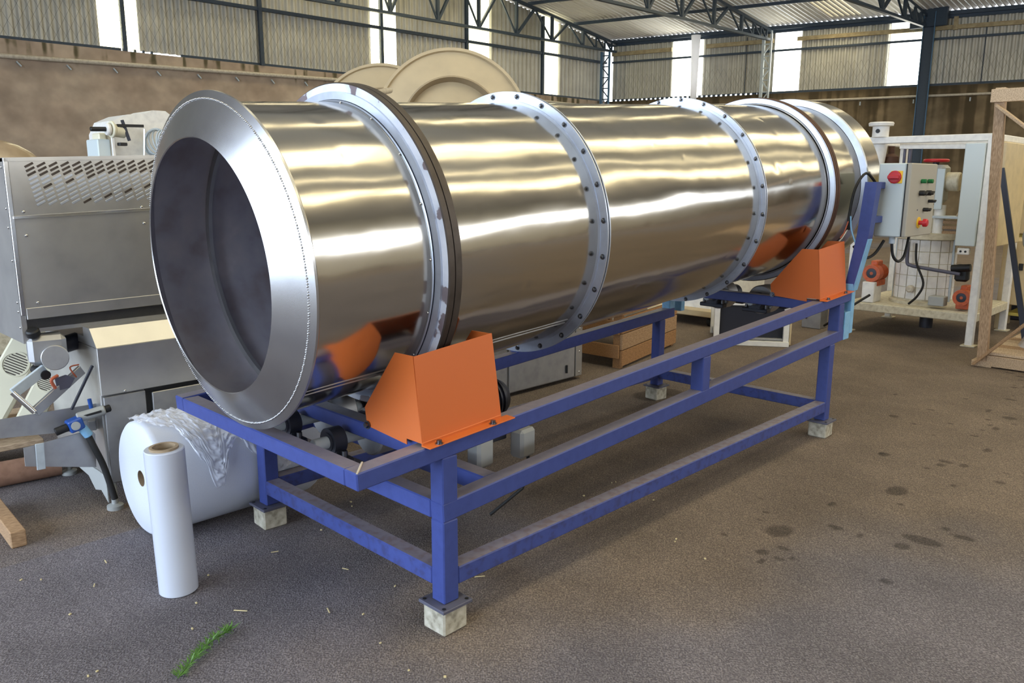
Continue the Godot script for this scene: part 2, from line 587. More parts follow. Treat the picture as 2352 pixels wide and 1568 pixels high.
# plaster with damp at the top; the back wall is darker and streaked
func wall_map(left: bool) -> ImageTexture:
	var W := 1024
	var H := 256
	var f := FastNoiseLite.new()
	f.seed = 41 if left else 47
	f.frequency = 0.012
	f.fractal_octaves = 5
	var pa := f.get_seamless_image(W, H).get_data()
	f.seed += 1
	f.frequency = 0.03
	var pb := f.get_seamless_image(W, H).get_data()
	f.seed += 1
	f.frequency = 0.045
	f.fractal_octaves = 3
	var pc := f.get_seamless_image(W, 1 + 8).get_data()
	var d := PackedByteArray()
	d.resize(W * H * 3)
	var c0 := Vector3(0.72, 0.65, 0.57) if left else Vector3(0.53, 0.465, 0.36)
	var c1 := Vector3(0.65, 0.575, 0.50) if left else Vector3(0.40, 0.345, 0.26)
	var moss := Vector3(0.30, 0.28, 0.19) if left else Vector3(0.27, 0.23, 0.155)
	for y in H:
		var v := float(y) / H              # 0 at the top
		for x in W:
			var i := y * W + x
			var a := pa[i] / 255.0
			var b := pb[i] / 255.0
			var s := pc[W * 4 + x] / 255.0   # one value per column: runs of water
			var q := c0.lerp(c1, clampf(a * 1.5 - 0.25, 0, 1)) * (0.9 + 0.2 * b)
			if left:
				var m := smoothstep(0.52, 0.72, s + 0.25 * (b - 0.5)) * (1.0 - smoothstep(0.02, 0.10, v + 0.06 * (a - 0.5)))
				q = q.lerp(moss, m * 0.85)
			else:
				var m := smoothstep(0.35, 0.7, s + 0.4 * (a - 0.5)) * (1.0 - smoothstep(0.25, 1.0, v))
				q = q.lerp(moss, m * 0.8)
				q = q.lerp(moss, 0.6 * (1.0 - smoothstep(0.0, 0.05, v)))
			d[i * 3] = int(clampf(q.x, 0, 1) * 255)
			d[i * 3 + 1] = int(clampf(q.y, 0, 1) * 255)
			d[i * 3 + 2] = int(clampf(q.z, 0, 1) * 255)
	var im := Image.create_from_data(W, H, false, Image.FORMAT_RGB8, d)
	return ImageTexture.create_from_image(im)


# corrugated strip between p0 and p1 (bottom ends) whose length runs along rise0 / rise1
func corr(p0: Vector3, p1: Vector3, rise0: Vector3, rise1: Vector3, out: Vector3, pitch := 0.18, amp := 0.022, phase := 0.0) -> B:
	var b := B.new()
	var w := p0.distance_to(p1)
	var k := maxi(2, int(round(w / pitch * 8.0)))
	var along := (p1 - p0) / w
	var last := []
	for i in k + 1:
		var t := float(i) / k
		var ph := TAU * (t * w + phase) / pitch
		# a wave with flattened crests
		var h := amp * clampf(1.5 * sin(ph), -1.0, 1.0)
		var dh := amp * 1.5 * cos(ph) * TAU / pitch if absf(1.5 * sin(ph)) < 1.0 else 0.0
		var nn := (out - along * dh).normalized()
		var q := p0 + along * (t * w) + out * h
		var r := q + rise0.lerp(rise1, t)
		if last.size():
			b.tri(last[0], q, r, last[2], nn, nn)
			b.tri(last[0], r, last[1], last[2], nn, last[2])
		last = [q, r, nn]
	return b


func fill(edges: Array, lo: float, hi: float) -> Array:      # sheets of about 0.9 m between the openings
	var out := []
	var at := lo
	for e in edges + [[hi, hi]]:
		var w: float = e[0] - at
		if w > 0.05:
			var k := maxi(1, int(round(w / 0.9)))
			for i in k:
				out.append([at + w * i / k, at + w * (i + 1) / k])
		at = e[1]
	return out


func hall() -> void:
	# floor
	var fb := B.new()
	fb.lo(Vector3(-9.2, -0.2, -21.0), Vector3(36.0, 0.0, 16.5), 0.0)
	var fo := put(self, "floor", floor_mesh(fb), M["floor asphalt"], Vector3.ZERO)
	tag(fo, "dusty grey brown asphalt floor with oil drips", "floor", "", "structure")
	var yb := B.new().lo(Vector3(-60, -0.25, -60), Vector3(-9.2, -0.02, 60), 0.0)
	solo("yard", yb, M["yard"], "pale concrete yard outside the loading door", "yard", "", "structure")

	# left wall
	var wl := thing("wall_left", lw(-17, 0, -0.12), "tan plastered wall below grey corrugated cladding", "wall", "", "structure")
	var mb := B.new()
	wall_slab(mb, lw(-35, 0), lw(0.4, 0), NL, HC, 20.0)
	part(wl, "masonry", mb, M["wall plaster"])
	var wins := [[-18.52, -17.6], [-10.82, -9.93], [-7.08, -6.03], [-3.58, -2.66]]
	for r in fill(wins, -35.0, 0.0):
		var p0 := lw(r[0], HC + 0.05, -0.12)
		var p1 := lw(r[1], HC + 0.05, -0.12)
		var top := lw_top(r[0]) - 0.10
		var top1 := lw_top(r[1]) - 0.10
		part(wl, "sheet", corr(p0, p1, Vector3.UP * (top - HC - 0.05), Vector3.UP * (top1 - HC - 0.05), NL, 0.2, 0.036, r[0]), M["sheet"])
	var fb2 := B.new()
	for r in [[-35.0, -18.05], [-16.6, 0.0]]:
		fb2.bar(lw(r[0], HC + 0.02, -0.1), lw(r[1], HC + 0.02, -0.1), 0.06, 0.1)
	for k in 4:
		fb2.bar(lw(-17.95 + 0.2 * k, HC + 0.02, -0.1), lw(-17.9 + 0.2 * k, HC + 0.02, -0.1), 0.06, 0.1)
	part(wl, "flashing", fb2, M["steel dark blue"])
	for y in [5.97]:
		part(wl, "girt", B.new().bar(lw(-35, y, -0.03), lw(0, y, -0.03), 0.08, 0.09), M["steel dark blue"])
	for s in [-32.4, -28.8, -25.2, -21.6, -17.98, -14.43, -10.52, -7.14, -3.56]:
		part(wl, "post", B.new().bar(lw(s, HC, -0.02), lw(s, lw_top(s) - 0.15, -0.02), 0.10, 0.1, NL), M["steel dark blue"])
	var wn := 0
	for w in wins:
		wn += 1
		var b := corr(lw(w[0], HC + 0.03, -0.13), lw(w[1], HC + 0.03, -0.13), Vector3.UP * (lw_top(w[0]) - HC - 0.15), Vector3.UP * (lw_top(w[1]) - HC - 0.15), NL, 0.18, 0.015)
		var o := put(self, "window_%d" % wn, b.mesh(), M["panel yellow"], Vector3.ZERO)
		tag(o, ["translucent panel in left wall behind wire netting", "translucent panel in left wall behind the smaller beige dish", "translucent panel in left wall above the larger beige dish", "translucent panel in left wall nearest the corner"][wn - 1], "window", "", "structure")

	# back wall
	var wb := thing("wall_back", bw(17, 0, -0.12), "dark stained wall below grey corrugated cladding", "wall", "", "structure")
	mb = B.new()
	wall_slab(mb, bw(-0.4, 0), bw(36.5, 0), NB, HC, 20.0)
	part(wb, "masonry", mb, M["wall dark"])
	var wins2 := [[2.62, 3.75], [6.34, 7.24], [10.05, 10.98], [16.4, 17.3], [22.0, 22.9], [28.0, 28.9]]
	for r in fill(wins2, 0.22, 35.0):
		part(wb, "sheet", corr(bw(r[0], HC + 0.06, -0.12), bw(r[1], HC + 0.06, -0.12), Vector3.UP * 2.06, Vector3.UP * 2.06, NB, 0.18, 0.028, r[0]), M["sheet"])
	var fb3 := B.new()
	fb3.bar(bw(6.2, HC + 0.02, -0.1), bw(35, HC + 0.02, -0.1), 0.06, 0.12)
	for k in 33:
		fb3.bar(bw(0.24 + 0.18 * k, HC + 0.03, -0.1), bw(0.24 + 0.18 * k + (0.10 if k < 30 else 0.16), HC + 0.03, -0.1), 0.06, 0.1)
	part(wb, "flashing", fb3, M["steel dark blue"])
	part(wb, "girt", B.new().bar(bw(0.2, 5.97, -0.05), bw(35, 5.97, -0.05), 0.07, 0.07), M["steel dark blue"])
	part(wb, "tan_girt", B.new().bar(bw(0.2, 6.27, -0.03), bw(2.6, 6.29, -0.03), 0.08, 0.14), M["tan beam"])
	part(wb, "tan_girt", B.new().bar(bw(3.9, 6.30, -0.03), bw(6.3, 6.31, -0.03), 0.08, 0.14), M["tan beam"])
	part(wb, "tan_girt", B.new().bar(bw(7.1, 6.31, -0.03), bw(35, 6.20, -0.03), 0.10, 0.13), M["tan beam"])
	part(wb, "eave_beam", B.new().bar(bw(0, 6.65, -0.10), bw(35.5, 6.65, -0.10), 0.08, 0.16), M["steel dark blue"])
	part(wb, "post", B.new().bar(bw(11.91, 6.2, 0.0), bw(11.91, 6.6, 0.0), 0.13, 0.1, NB), M["tan beam"])
	for s in [5.37, 12.78]:
		part(wb, "rod", B.new().tube([bw(s, HC, -0.05), bw(s, 6.5, -0.05)], 0.015), M["steel dark blue"])
	for w in wins2:
		wn += 1
		var o := put(self, "window_%d" % wn, corr(bw(w[0], HC + 0.03, -0.13), bw(w[1], HC + 0.03, -0.13), Vector3.UP * 2.02, Vector3.UP * 2.02, NB, 0.18, 0.015).mesh(), M["panel light"], Vector3.ZERO)
		tag(o, ["white glowing panel in back wall beside the hanging white plastic pipe", "white glowing panel beside the pale lattice column", "white glowing panel left of the tall blue column", "glowing panel in back wall right of the blue column", "glowing panel in back wall beyond the wooden crate frame", "last glowing panel towards the right end of back wall"][wn - 5], "window", "", "structure")
	# a slit of daylight at the corner
	var sl := B.new().quad4(bw(0.06, HC, -0.14), bw(0.22, HC, -0.14), bw(0.22, 6.0, -0.14), bw(0.16, 6.0, -0.14), NB)
	wn += 1
	tag(put(self, "window_%d" % wn, sl.mesh(), M["panel light"], Vector3.ZERO), "thin bright slit beside the corner column", "window", "", "structure")

	# right wall with its open side, end wall with the loading door
	var q0 := CN + EU * 34.5
	var q1 := q0 - DL * 43.0
	var wr := thing("wall_right", q0 - DL * 20.0, "wall on the right with an open band under the roof", "wall", "", "structure")
	mb = B.new()
	wall_slab(mb, q1, q0, -NL, 3.5, 20.0)
	part(wr, "masonry", mb, M["white paint"])
	part(wr, "cladding", B.new().bar(q1 + Vector3.UP * 8.4, q0 + Vector3.UP * 8.4, 0.1, 5.2), M["sheet"])
	for k in 9:
		var pp := q0 - DL * (0.5 + 4.8 * k)
		part(wr, "post", B.new().bar(pp + Vector3.UP * 3.4, pp + Vector3.UP * 6.0, 0.16, 0.16, NL), M["steel dark blue"])
	var we := thing("wall_end", Vector3(-9.1, 0, -3), "end wall with the wide open loading door", "wall", "", "structure")
	var eb := B.new()
	eb.lo(Vector3(-9.25, 0, -20.2), Vector3(-9.0, 11.0, -9.6), 0.0)
	eb.lo(Vector3(-9.25, 0, 3.3), Vector3(-9.0, 11.0, 14.5), 0.0)
	eb.lo(Vector3(-9.25, 5.4, -9.6), Vector3(-9.0, 11.0, 3.3), 0.0)
	part(we, "masonry", eb, M["wall plaster"])

	# roof: corrugated sheets laid down the slope, lights between them, purlins below
	var ce := thing("ceiling", rp(12, 14, 0.3), "corrugated metal roof on dark purlins", "ceiling", "", "structure")
	var cuts := []
	for r in ROOF_LIGHTS:
		cuts.append([r[2], r[3]])
	for r in fill(cuts, -0.3, 36.0):
		roof_strip(ce, r[0], r[1], -0.05, RIDGE)
		roof_strip(ce, r[0], r[1], RIDGE, 42.0)
	for r in ROOF_LIGHTS:
		if r[0] > 0.0:
			roof_strip(ce, r[2], r[3], -0.05, r[0])
		if r[1] < RIDGE:
			roof_strip(ce, r[2], r[3], r[1], RIDGE)
			roof_strip(ce, r[2], r[3], RIDGE, 42.0)
		else:
			roof_strip(ce, r[2], r[3], r[1], 42.0)
		wn += 1
		var b := B.new()
		var cutsa := [r[0], minf(r[1], RIDGE)] + ([r[1]] if r[1] > RIDGE else [])
		for i in cutsa.size() - 1:
			b.quad(rp(cutsa[i], r[2], 0.02), rp(cutsa[i], r[3], 0.02), rp(cutsa[i + 1], r[3], 0.02), rp(cutsa[i + 1], r[2], 0.02), Vector3.DOWN)
		tag(put(self, "window_%d" % wn, b.mesh(), M["roof light"], Vector3.ZERO), ["roof light panel above the back wall near the blue column", "narrow roof light strip over the drum", "wide roof light strip over the drum", "thin roof light strip beside the camera", "wide roof light strip near the open side", "roof light strip close to the left wall"][wn - 12], "roof light", "", "structure")
	for k in 17:
		var a := 2.35 * k + (0.25 if k == 0 else 0.0)
		if k == 0:
			continue
		part(ce, "purlin", B.new().bar(rp(a, 0.3, -0.10), rp(a, 34.6, -0.10), 0.06, 0.10), M["steel dark blue"])
	part(ce, "eave_purlin", B.new().bar(rp(0.05, 0.0, -0.11), rp(0.05, 34.6, -0.11), 0.07, 0.12), M["steel dark blue"])

	# trusses and their columns
	truss(0.42, "dark blue roof truss along the left wall")
	truss(6.22, "roof truss ending on the pale lattice column")
	truss(11.15, "roof truss ending on the tall blue column")
	truss(16.4, "roof truss right of the tall blue column")
	truss(21.6, "roof truss over the right part of the hall")
	column_lattice(lw(-0.46, 0, 0.32), 0.30, M["steel blue"], M["steel dark blue"], 6.3, "blue lattice column in the corner of the hall")
	column_lattice(bw(6.17, 0, 0.32), 0.26, M["pale steel"], M["pale steel"], 6.6, "pale lattice column against the back wall")
	var col := thing("column", bw(11.16, 0, 0.25), "tall blue steel column against the back wall", "column", "", "structure")
	part(col, "flange", B.new().bar(bw(11.02, 0, 0.27), bw(11.02, 6.75, 0.27), 0.30, 0.02, EU), M["steel blue"])
	part(col, "flange", B.new().bar(bw(11.34, 0, 0.27), bw(11.34, 6.75, 0.27), 0.30, 0.02, EU), M["steel blue"])
	part(col, "web", B.new().bar(bw(11.18, 0, 0.27), bw(11.18, 6.75, 0.27), 0.32, 0.02, NB), M["steel dark blue"])
	part(col, "cap_plate", B.new().lo(bw(10.6, 6.3, 0.2), bw(11.7, 6.85, 0.35), 0.01), M["steel dark blue"])

	# pipes fixed along the walls
	var cd := thing("conduit", lw(-17, 4.2, 0.06), "pale conduit pipe along the left wall on small brackets", "pipe")
	part(cd, "pipe", B.new().tube([lw(-33, 3.83, 0.07), lw(-20.6, 4.14, 0.07), lw(-12.2, 4.33, 0.07), lw(-0.3, 4.28, 0.07)], 0.052, 10), M["conduit"])
	for k in 17:
		var s := -20.35 + 1.02 * k
		part(cd, "bracket", B.new().bar(lw(s, 4.05 + 0.02 * minf(k, 9), 0.05), lw(s + 0.09, 3.95 + 0.02 * minf(k, 9), 0.05), 0.04, 0.03), M["pale steel"])
	cd = thing("conduit", bw(10, 4.2, 0.06), "pale conduit pipe along the back wall on small brackets", "pipe")
	part(cd, "pipe", B.new().tube([bw(0.3, 4.22, 0.045), bw(8.15, 4.22, 0.045), bw(33, 4.18, 0.045)], 0.04, 10), M["conduit"])
	for k in 14:
		part(cd, "bracket", B.new().bar(bw(1.2 + 1.62 * k, 4.12, 0.05), bw(1.2 + 1.62 * k, 4.00, 0.05), 0.04, 0.03), M["pale steel"])
	var dp := B.new().lathe(bw(3.62, 4.4, 0.35), Vector3.UP, [[0.11, 0.0], [0.12, 0.6], [0.14, 1.5], [0.16, 2.1], [0.17, 2.25]], 20, true)
	solo("hanging_plastic", dp, M["white sleeve"], "white plastic sleeve hanging down the back wall by a bright panel", "plastic sheet")

	# wire netting in front of the lower cladding
	netting(lw(-24, HC, 0.05), lw(-8.6, HC, 0.05), [1.15, 1.1], "wire netting in front of the left wall cladding")
	netting(bw(0.3, HC, 0.05), bw(24, HC, 0.05), [0.95, 1.0], "wire netting in front of the back wall cladding")


func floor_mesh(b: B) -> ArrayMesh:
	var m := ArrayMesh.new()
	var arr := []
	arr.resize(Mesh.ARRAY_MAX)
	arr[Mesh.ARRAY_VERTEX] = b.v
	arr[Mesh.ARRAY_NORMAL] = b.n
	var uv := PackedVector2Array()
	for p in b.v:
		uv.append(Vector2((p.x + 3.0) / 12.0, (p.z + 5.0) / 12.0))
	arr[Mesh.ARRAY_TEX_UV] = uv
	arr[Mesh.ARRAY_TEX_UV2] = uv
	m.add_surface_from_arrays(Mesh.PRIMITIVE_TRIANGLES, arr)
	return m


func lw_top(s: float) -> float:
	return roof_y(-s)


func wall_slab(b: B, p0: Vector3, p1: Vector3, inw: Vector3, h: float, per: float) -> void:
	var l := p0.distance_to(p1) / per
	var up := Vector3.UP * h
	var o := -inw * 0.24
	b.quad(p0, p1, p1 + up, p0 + up, inw, [Vector2(0, 1), Vector2(l, 1), Vector2(l, 0), Vector2(0, 0)])
	b.quad(p0 + o, p1 + o, p1 + o + up, p0 + o + up, -inw, [Vector2(0, 1), Vector2(l, 1), Vector2(l, 0), Vector2(0, 0)])
	b.quad(p0 + up, p1 + up, p1 + up + o, p0 + up + o, Vector3.UP, [Vector2(0, 0.01), Vector2(l, 0.01), Vector2(l, 0), Vector2(0, 0)])
	var d := (p1 - p0).normalized()
	b.quad(p0, p0 + o, p0 + o + up, p0 + up, -d)
	b.quad(p1, p1 + o, p1 + o + up, p1 + up, d)


func roof_strip(ce: Node3D, b0: float, b1: float, a0: float, a1: float) -> void:
	if a1 - a0 < 0.05:
		return
	part(ce, "sheet", corr(rp(a0, b0), rp(a0, b1), rp(a1, b0) - rp(a0, b0), rp(a1, b1) - rp(a0, b1), Vector3.UP, 0.17, 0.045, b0), M["roof sheet"])


func truss(b: float, label: String) -> void:
	var t := thing("roof_truss", rp(0.3, b, -0.5), label, "roof truss", "", "structure")
	var yb := 6.34
	var L := 23.8
	part(t, "top_chord", B.new().bar(rp(0.1, b, -0.21), rp(L, b, -0.21), 0.11, 0.09), M["steel dark blue"])
	var q := func(a: float) -> Vector3:
		var p := rp(a, b)
		return Vector3(p.x, yb, p.z)
	part(t, "bottom_chord", B.new().bar(q.call(0.1), q.call(L), 0.11, 0.08), M["steel dark blue"])
	var nodes := [0.35, 0.75, 1.25, 2.0, 3.65, 5.4, 7.1, 8.8, 10.6, 12.4, 14.2, 16.0, 17.8, 19.6, 21.4, 23.4]
	for i in nodes.size():
		var a: float = nodes[i]
		part(t, "web", B.new().bar(q.call(a), rp(a, b, -0.22), 0.06 if a < 2 else 0.10, 0.05 if a < 2 else 0.09), M["steel dark blue"])
		if i < nodes.size() - 1:
			var a2: float = nodes[i + 1]
			var am := (a + a2) * 0.5 if a >= 2.0 else a2
			part(t, "brace", B.new().bar(q.call(a), rp(am, b, -0.22), 0.05, 0.05), M["steel dark blue"])
			if a >= 2.0:
				part(t, "brace", B.new().bar(q.call(a2), rp(am, b, -0.22), 0.09, 0.08), M["steel dark blue"])


func column_lattice(at: Vector3, w: float, m1: Material, m2: Material, h: float, label: String) -> void:
	var t := thing("column", at, label, "column", "", "structure")
	var e := EU * (w * 0.5)
	part(t, "chord", B.new().bar(at - e, at - e + Vector3.UP * h, 0.09, 0.14, NB), m1)
	part(t, "chord", B.new().bar(at + e, at + e + Vector3.UP * h, 0.05, 0.10, NB), m1)
	var y := 0.2
	var s := 1.0
	while y < h - 0.4:
		part(t, "brace", B.new().bar(at - e * s + Vector3.UP * y, at + e * s + Vector3.UP * (y + 0.36), 0.04, 0.04, NB), m2)
		part(t, "brace", B.new().bar(at - e + Vector3.UP * (y + 0.36), at + e + Vector3.UP * (y + 0.36), 0.04, 0.03, NB), m2)
		s = -s
		y += 0.40


func netting(p0: Vector3, p1: Vector3, hs: Array, label: String) -> void:
	var b := B.new()
	var l := p0.distance_to(p1)
	var d := (p1 - p0) / l
	var k := 0.0
	var h: float = hs[0]
	while k < l:
		for s in [-1.0, 1.0]:
			var e: float = k + s * h * 0.55
			if e >= 0.0 and e <= l:
				b.tube([p0 + d * k, p0 + d * e + Vector3.UP * h], 0.0028, 3, false)
		k += 0.21
	solo("wire_netting", b, M["wire"], label, "netting", "", "stuff")


# ---------------------------------------------------------------- the blue frame
const S := 0.0658
const W := 1.25
const LEN := 3.047
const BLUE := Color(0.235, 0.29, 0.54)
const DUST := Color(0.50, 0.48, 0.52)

func mid_y(x: float) -> float: return 0.4613 + 0.0556 * x
func top_y(x: float) -> float: return 0.6745 + 0.0567 * x

func tb() -> B:
	var b := B.new()
	b.col = lin(BLUE)
	return b

# a square tube whose top face lies at height fn(x) - along X at z (its outer face), or across
func rail(x0: float, x1: float, z0: float, z1: float, y0: float, y1: float, h: float) -> B:
	var b := tb()
	if absf(x1 - x0) > absf(z1 - z0):
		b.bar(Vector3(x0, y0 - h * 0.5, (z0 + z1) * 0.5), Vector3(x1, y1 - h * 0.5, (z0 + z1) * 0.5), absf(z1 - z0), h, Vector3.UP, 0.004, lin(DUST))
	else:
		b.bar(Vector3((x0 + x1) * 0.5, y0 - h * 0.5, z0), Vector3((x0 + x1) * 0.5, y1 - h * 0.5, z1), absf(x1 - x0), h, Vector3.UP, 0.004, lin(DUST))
	return b

func frame() -> void:
	var f := thing("dryer_frame", Vector3(1.4, 0.09, -0.62), "blue square tube steel frame with orange guards that carries the long steel drum", "frame")
	var P: Material = M["frame paint"]
	var bh := 0.063
	var bt := 0.218
	var mh := 0.0672
	var th := 0.0573
	var e := 0.001
	# legs, plates and the loose blocks they stand on
	var k := 0
	for x in [0.0, LEN - S]:
		for z in [0.0, -W + S]:
			var b := tb()
			b.lo(Vector3(x, 0.102, z - S), Vector3(x + S, mid_y(x) - mh + 0.002, z), 0.004)
			part(f, "leg", b, P)
			var pl := B.new().lo(Vector3(x - 0.033, 0.090, z - S - 0.033), Vector3(x + S + 0.033, 0.102, z + 0.033), 0.002)
			var po := part(f, "foot_plate", pl, M["plate"])
			for q in [[-0.018, -0.018], [S + 0.018, -0.018], [-0.018, S + 0.018], [S + 0.018, S + 0.018]]:
				var hb := B.new().cyl(Vector3(x + q[0], 0.101, z - q[1]), Vector3(x + q[0], 0.1035, z - q[1]), 0.007, 10)
				part(po, "bolt_hole", hb, M["black"])
			var bb := B.new().box(Vector3(x + S * 0.5 - 0.002, 0.045, z - S * 0.5), Vector3(0.108, 0.09, 0.108), Basis(Vector3.UP, [0.02, -0.06, 0.05, -0.12][k]), 0.006)
			solo("concrete_block", bb, M["block"], ["concrete block under the nearest frame leg", "concrete block under the leg beside the big white roll", "concrete block under the far right leg of the frame", "small stained concrete block under the far back leg"][k], "block", "")
			k += 1
	# bottom rails
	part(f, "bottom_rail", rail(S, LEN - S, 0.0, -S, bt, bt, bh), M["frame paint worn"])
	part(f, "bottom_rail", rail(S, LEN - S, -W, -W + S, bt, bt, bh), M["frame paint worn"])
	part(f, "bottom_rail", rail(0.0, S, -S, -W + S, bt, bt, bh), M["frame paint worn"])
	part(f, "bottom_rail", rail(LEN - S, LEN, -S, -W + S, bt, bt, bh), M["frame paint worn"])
	# middle rails and cross rails
	for z in [0.0, -W + S]:
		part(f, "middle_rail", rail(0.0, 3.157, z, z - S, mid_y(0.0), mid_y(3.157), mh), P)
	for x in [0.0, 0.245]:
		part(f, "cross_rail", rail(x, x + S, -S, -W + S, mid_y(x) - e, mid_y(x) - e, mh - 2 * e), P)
	# posts between the middle and the top rails
	for z in [0.0, -W + S]:
		for x in [0.0, 1.578, 3.075]:
			var b := tb()
			var back: bool = x > 3.0 and z < -0.5
			var px: float = x + (0.016 if back else 0.0)
			b.lo(Vector3(px, mid_y(px) - 0.004, z - S), Vector3(px + S, top_y(px) - th + 0.002, z), 0.004)
			part(f, "post", b, M["pale blue paint"] if back else P)
	# top rails; the front end lies outside the legs
	for z in [0.0, -W + S]:
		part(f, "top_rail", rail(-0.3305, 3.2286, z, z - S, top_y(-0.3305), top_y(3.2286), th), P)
	part(f, "end_rail", rail(-0.3305, -0.3305 + S, -S, -W + S, top_y(-0.3305) - e, top_y(-0.3305) - e, th - 2 * e), P)
	for x in [-0.045, 2.835]:
		part(f, "top_cross_rail", rail(x, x + S, -S, -W + S, top_y(x) - e, top_y(x) - e, th), P)
	var wd := B.new()
	wd.bar(Vector3(-0.3300, top_y(-0.33) + 0.001, 0.0), Vector3(-0.3305 + S, top_y(-0.27) + 0.001, -S), 0.006, 0.004, Vector3.UP, 0.0015)
	part(f, "weld_seam", wd, M["conduit"])
	# rear end posts in pale blue, and the leaning arm that carries the control box
	for z in [0.0, -W + S]:
		var b := B.new().lo(Vector3(3.229, 0.60, z - S), Vector3(3.275, 0.90, z + 0.004), 0.003)
		part(f, "end_post", b, M["pale blue paint"])
	part(f, "end_patch", B.new().lo(Vector3(3.157, mid_y(3.157) - mh, -S), Vector3(3.232, mid_y(3.157) + 0.10, 0.003), 0.003), M["pale blue paint"])
	var ab := tb()
	ab.prism([Vector2(-0.06, 0.80), Vector2(0.0, 0.86), Vector2(0.066, 1.19), Vector2(0.09, 1.50), Vector2(0.02, 1.50), Vector2(-0.002, 1.19)], Vector3(3.232, 0, 0), Vector3(0, 0, 1), Vector3.UP, Vector3(0.07, 0, 0))
	part(f, "arm", ab, P)
	part(f, "arm_edge", B.new().bar(Vector3(3.262, 0.86, 0.003), Vector3(3.262, 1.17, 0.066), 0.062, 0.008, Vector3.BACK), M["pale blue paint"])
	for xy in [1.28, 1.48]:
		part(f, "box_bracket", tb().lo(Vector3(3.29, xy - 0.02, 0.02), Vector3(3.46, xy + 0.02, 0.06)), P)
	guard(f, -0.069)
	guard(f, 2.829)
	# support rollers below the two tyres, each on two bearings
	for r in [[0.10, -0.10], [3.07, 2.965]]:
		var x: float = r[0]
		var yc := 1.2488 + 0.062 * x
		for z in [-0.775, -0.475]:
			var yr := yc - sqrt(pow(0.585 + 0.093, 2) - 0.0225)
			var rl := B.new().cyl(Vector3(x - 0.055, yr, z), Vector3(x + 0.055, yr, z), 0.09, 32, 0.006)
			var ro := part(f, "support_roller", rl, M["stainless dull"])
			part(ro, "shaft", B.new().cyl(Vector3(r[1] - 0.085, yr, z), Vector3(x + 0.2, yr, z), 0.022, 20, 0.002), M["pale steel"])
			for bx in [r[1], x + 0.15]:
				var bl := B.new()
				bl.lathe(Vector3(bx - 0.025, yr, z), Vector3.RIGHT, [[0.022, -0.004], [0.034, -0.004], [0.034, 0.0], [0.05, 0.0], [0.05, 0.05], [0, 0.05]], 24)
				bl.lo(Vector3(bx - 0.024, yr - 0.06, z - 0.042), Vector3(bx + 0.024, yr, z + 0.042), 0.006)
				bl.lo(Vector3(bx - 0.026, yr - 0.07, z - 0.085), Vector3(bx + 0.026, yr - 0.045, z + 0.085), 0.005)
				var bo := part(f, "bearing", bl, M["dark iron"])
				for bz in [-0.065, 0.065]:
					part(bo, "bolt", B.new().cyl(Vector3(bx, yr - 0.046, z + bz), Vector3(bx, yr - 0.022, z + bz), 0.011, 6), M["bolt steel"])
		for bx in ([r[1], x + 0.15] if x < 1.0 else []):
			var y0 := yc - 0.662 - 0.07
			part(f, "roller_beam", B.new().lo(Vector3(bx - 0.035, y0 - 0.06, -0.95), Vector3(bx + 0.035, y0, -0.36), 0.004), M["dark iron"])
	# drive motor under the drum with its terminal boxes
	var mo := B.new()
	mo.lathe(Vector3(0.42, 0.62, -0.42), Vector3.RIGHT, [[0, 0], [0.07, 0.0], [0.085, 0.02], [0.085, 0.22], [0.07, 0.25], [0, 0.25]], 28)
	for q in 9:
		mo.lathe(Vector3(0.45 + 0.021 * q, 0.62, -0.42), Vector3.RIGHT, [[0.085, 0], [0.095, 0], [0.095, 0.006], [0.085, 0.006]], 28)
	mo.lo(Vector3(0.44, 0.46, -0.5), Vector3(0.64, 0.54, -0.34), 0.005)
	var mm := part(f, "drive_motor", mo, M["dark iron"])
	for q in [[0.40, 0.41, -0.30], [0.63, 0.40, -0.29]]:
		var tbx := B.new().box(Vector3(q[0] + 0.05, q[1] + 0.05, q[2]), Vector3(0.095, 0.12, 0.07), Basis(Vector3.UP, 0.1), 0.012)
		part(mm, "terminal_box", tbx, M["grey plastic"])
	part(mm, "cable", B.new().tube([Vector3(0.70, 0.40, -0.28), Vector3(0.70, 0.33, -0.27), Vector3(0.69, 0.24, -0.30), Vector3(0.6, 0.12, -0.4)], 0.007), M["rubber"])
	control_box(f)


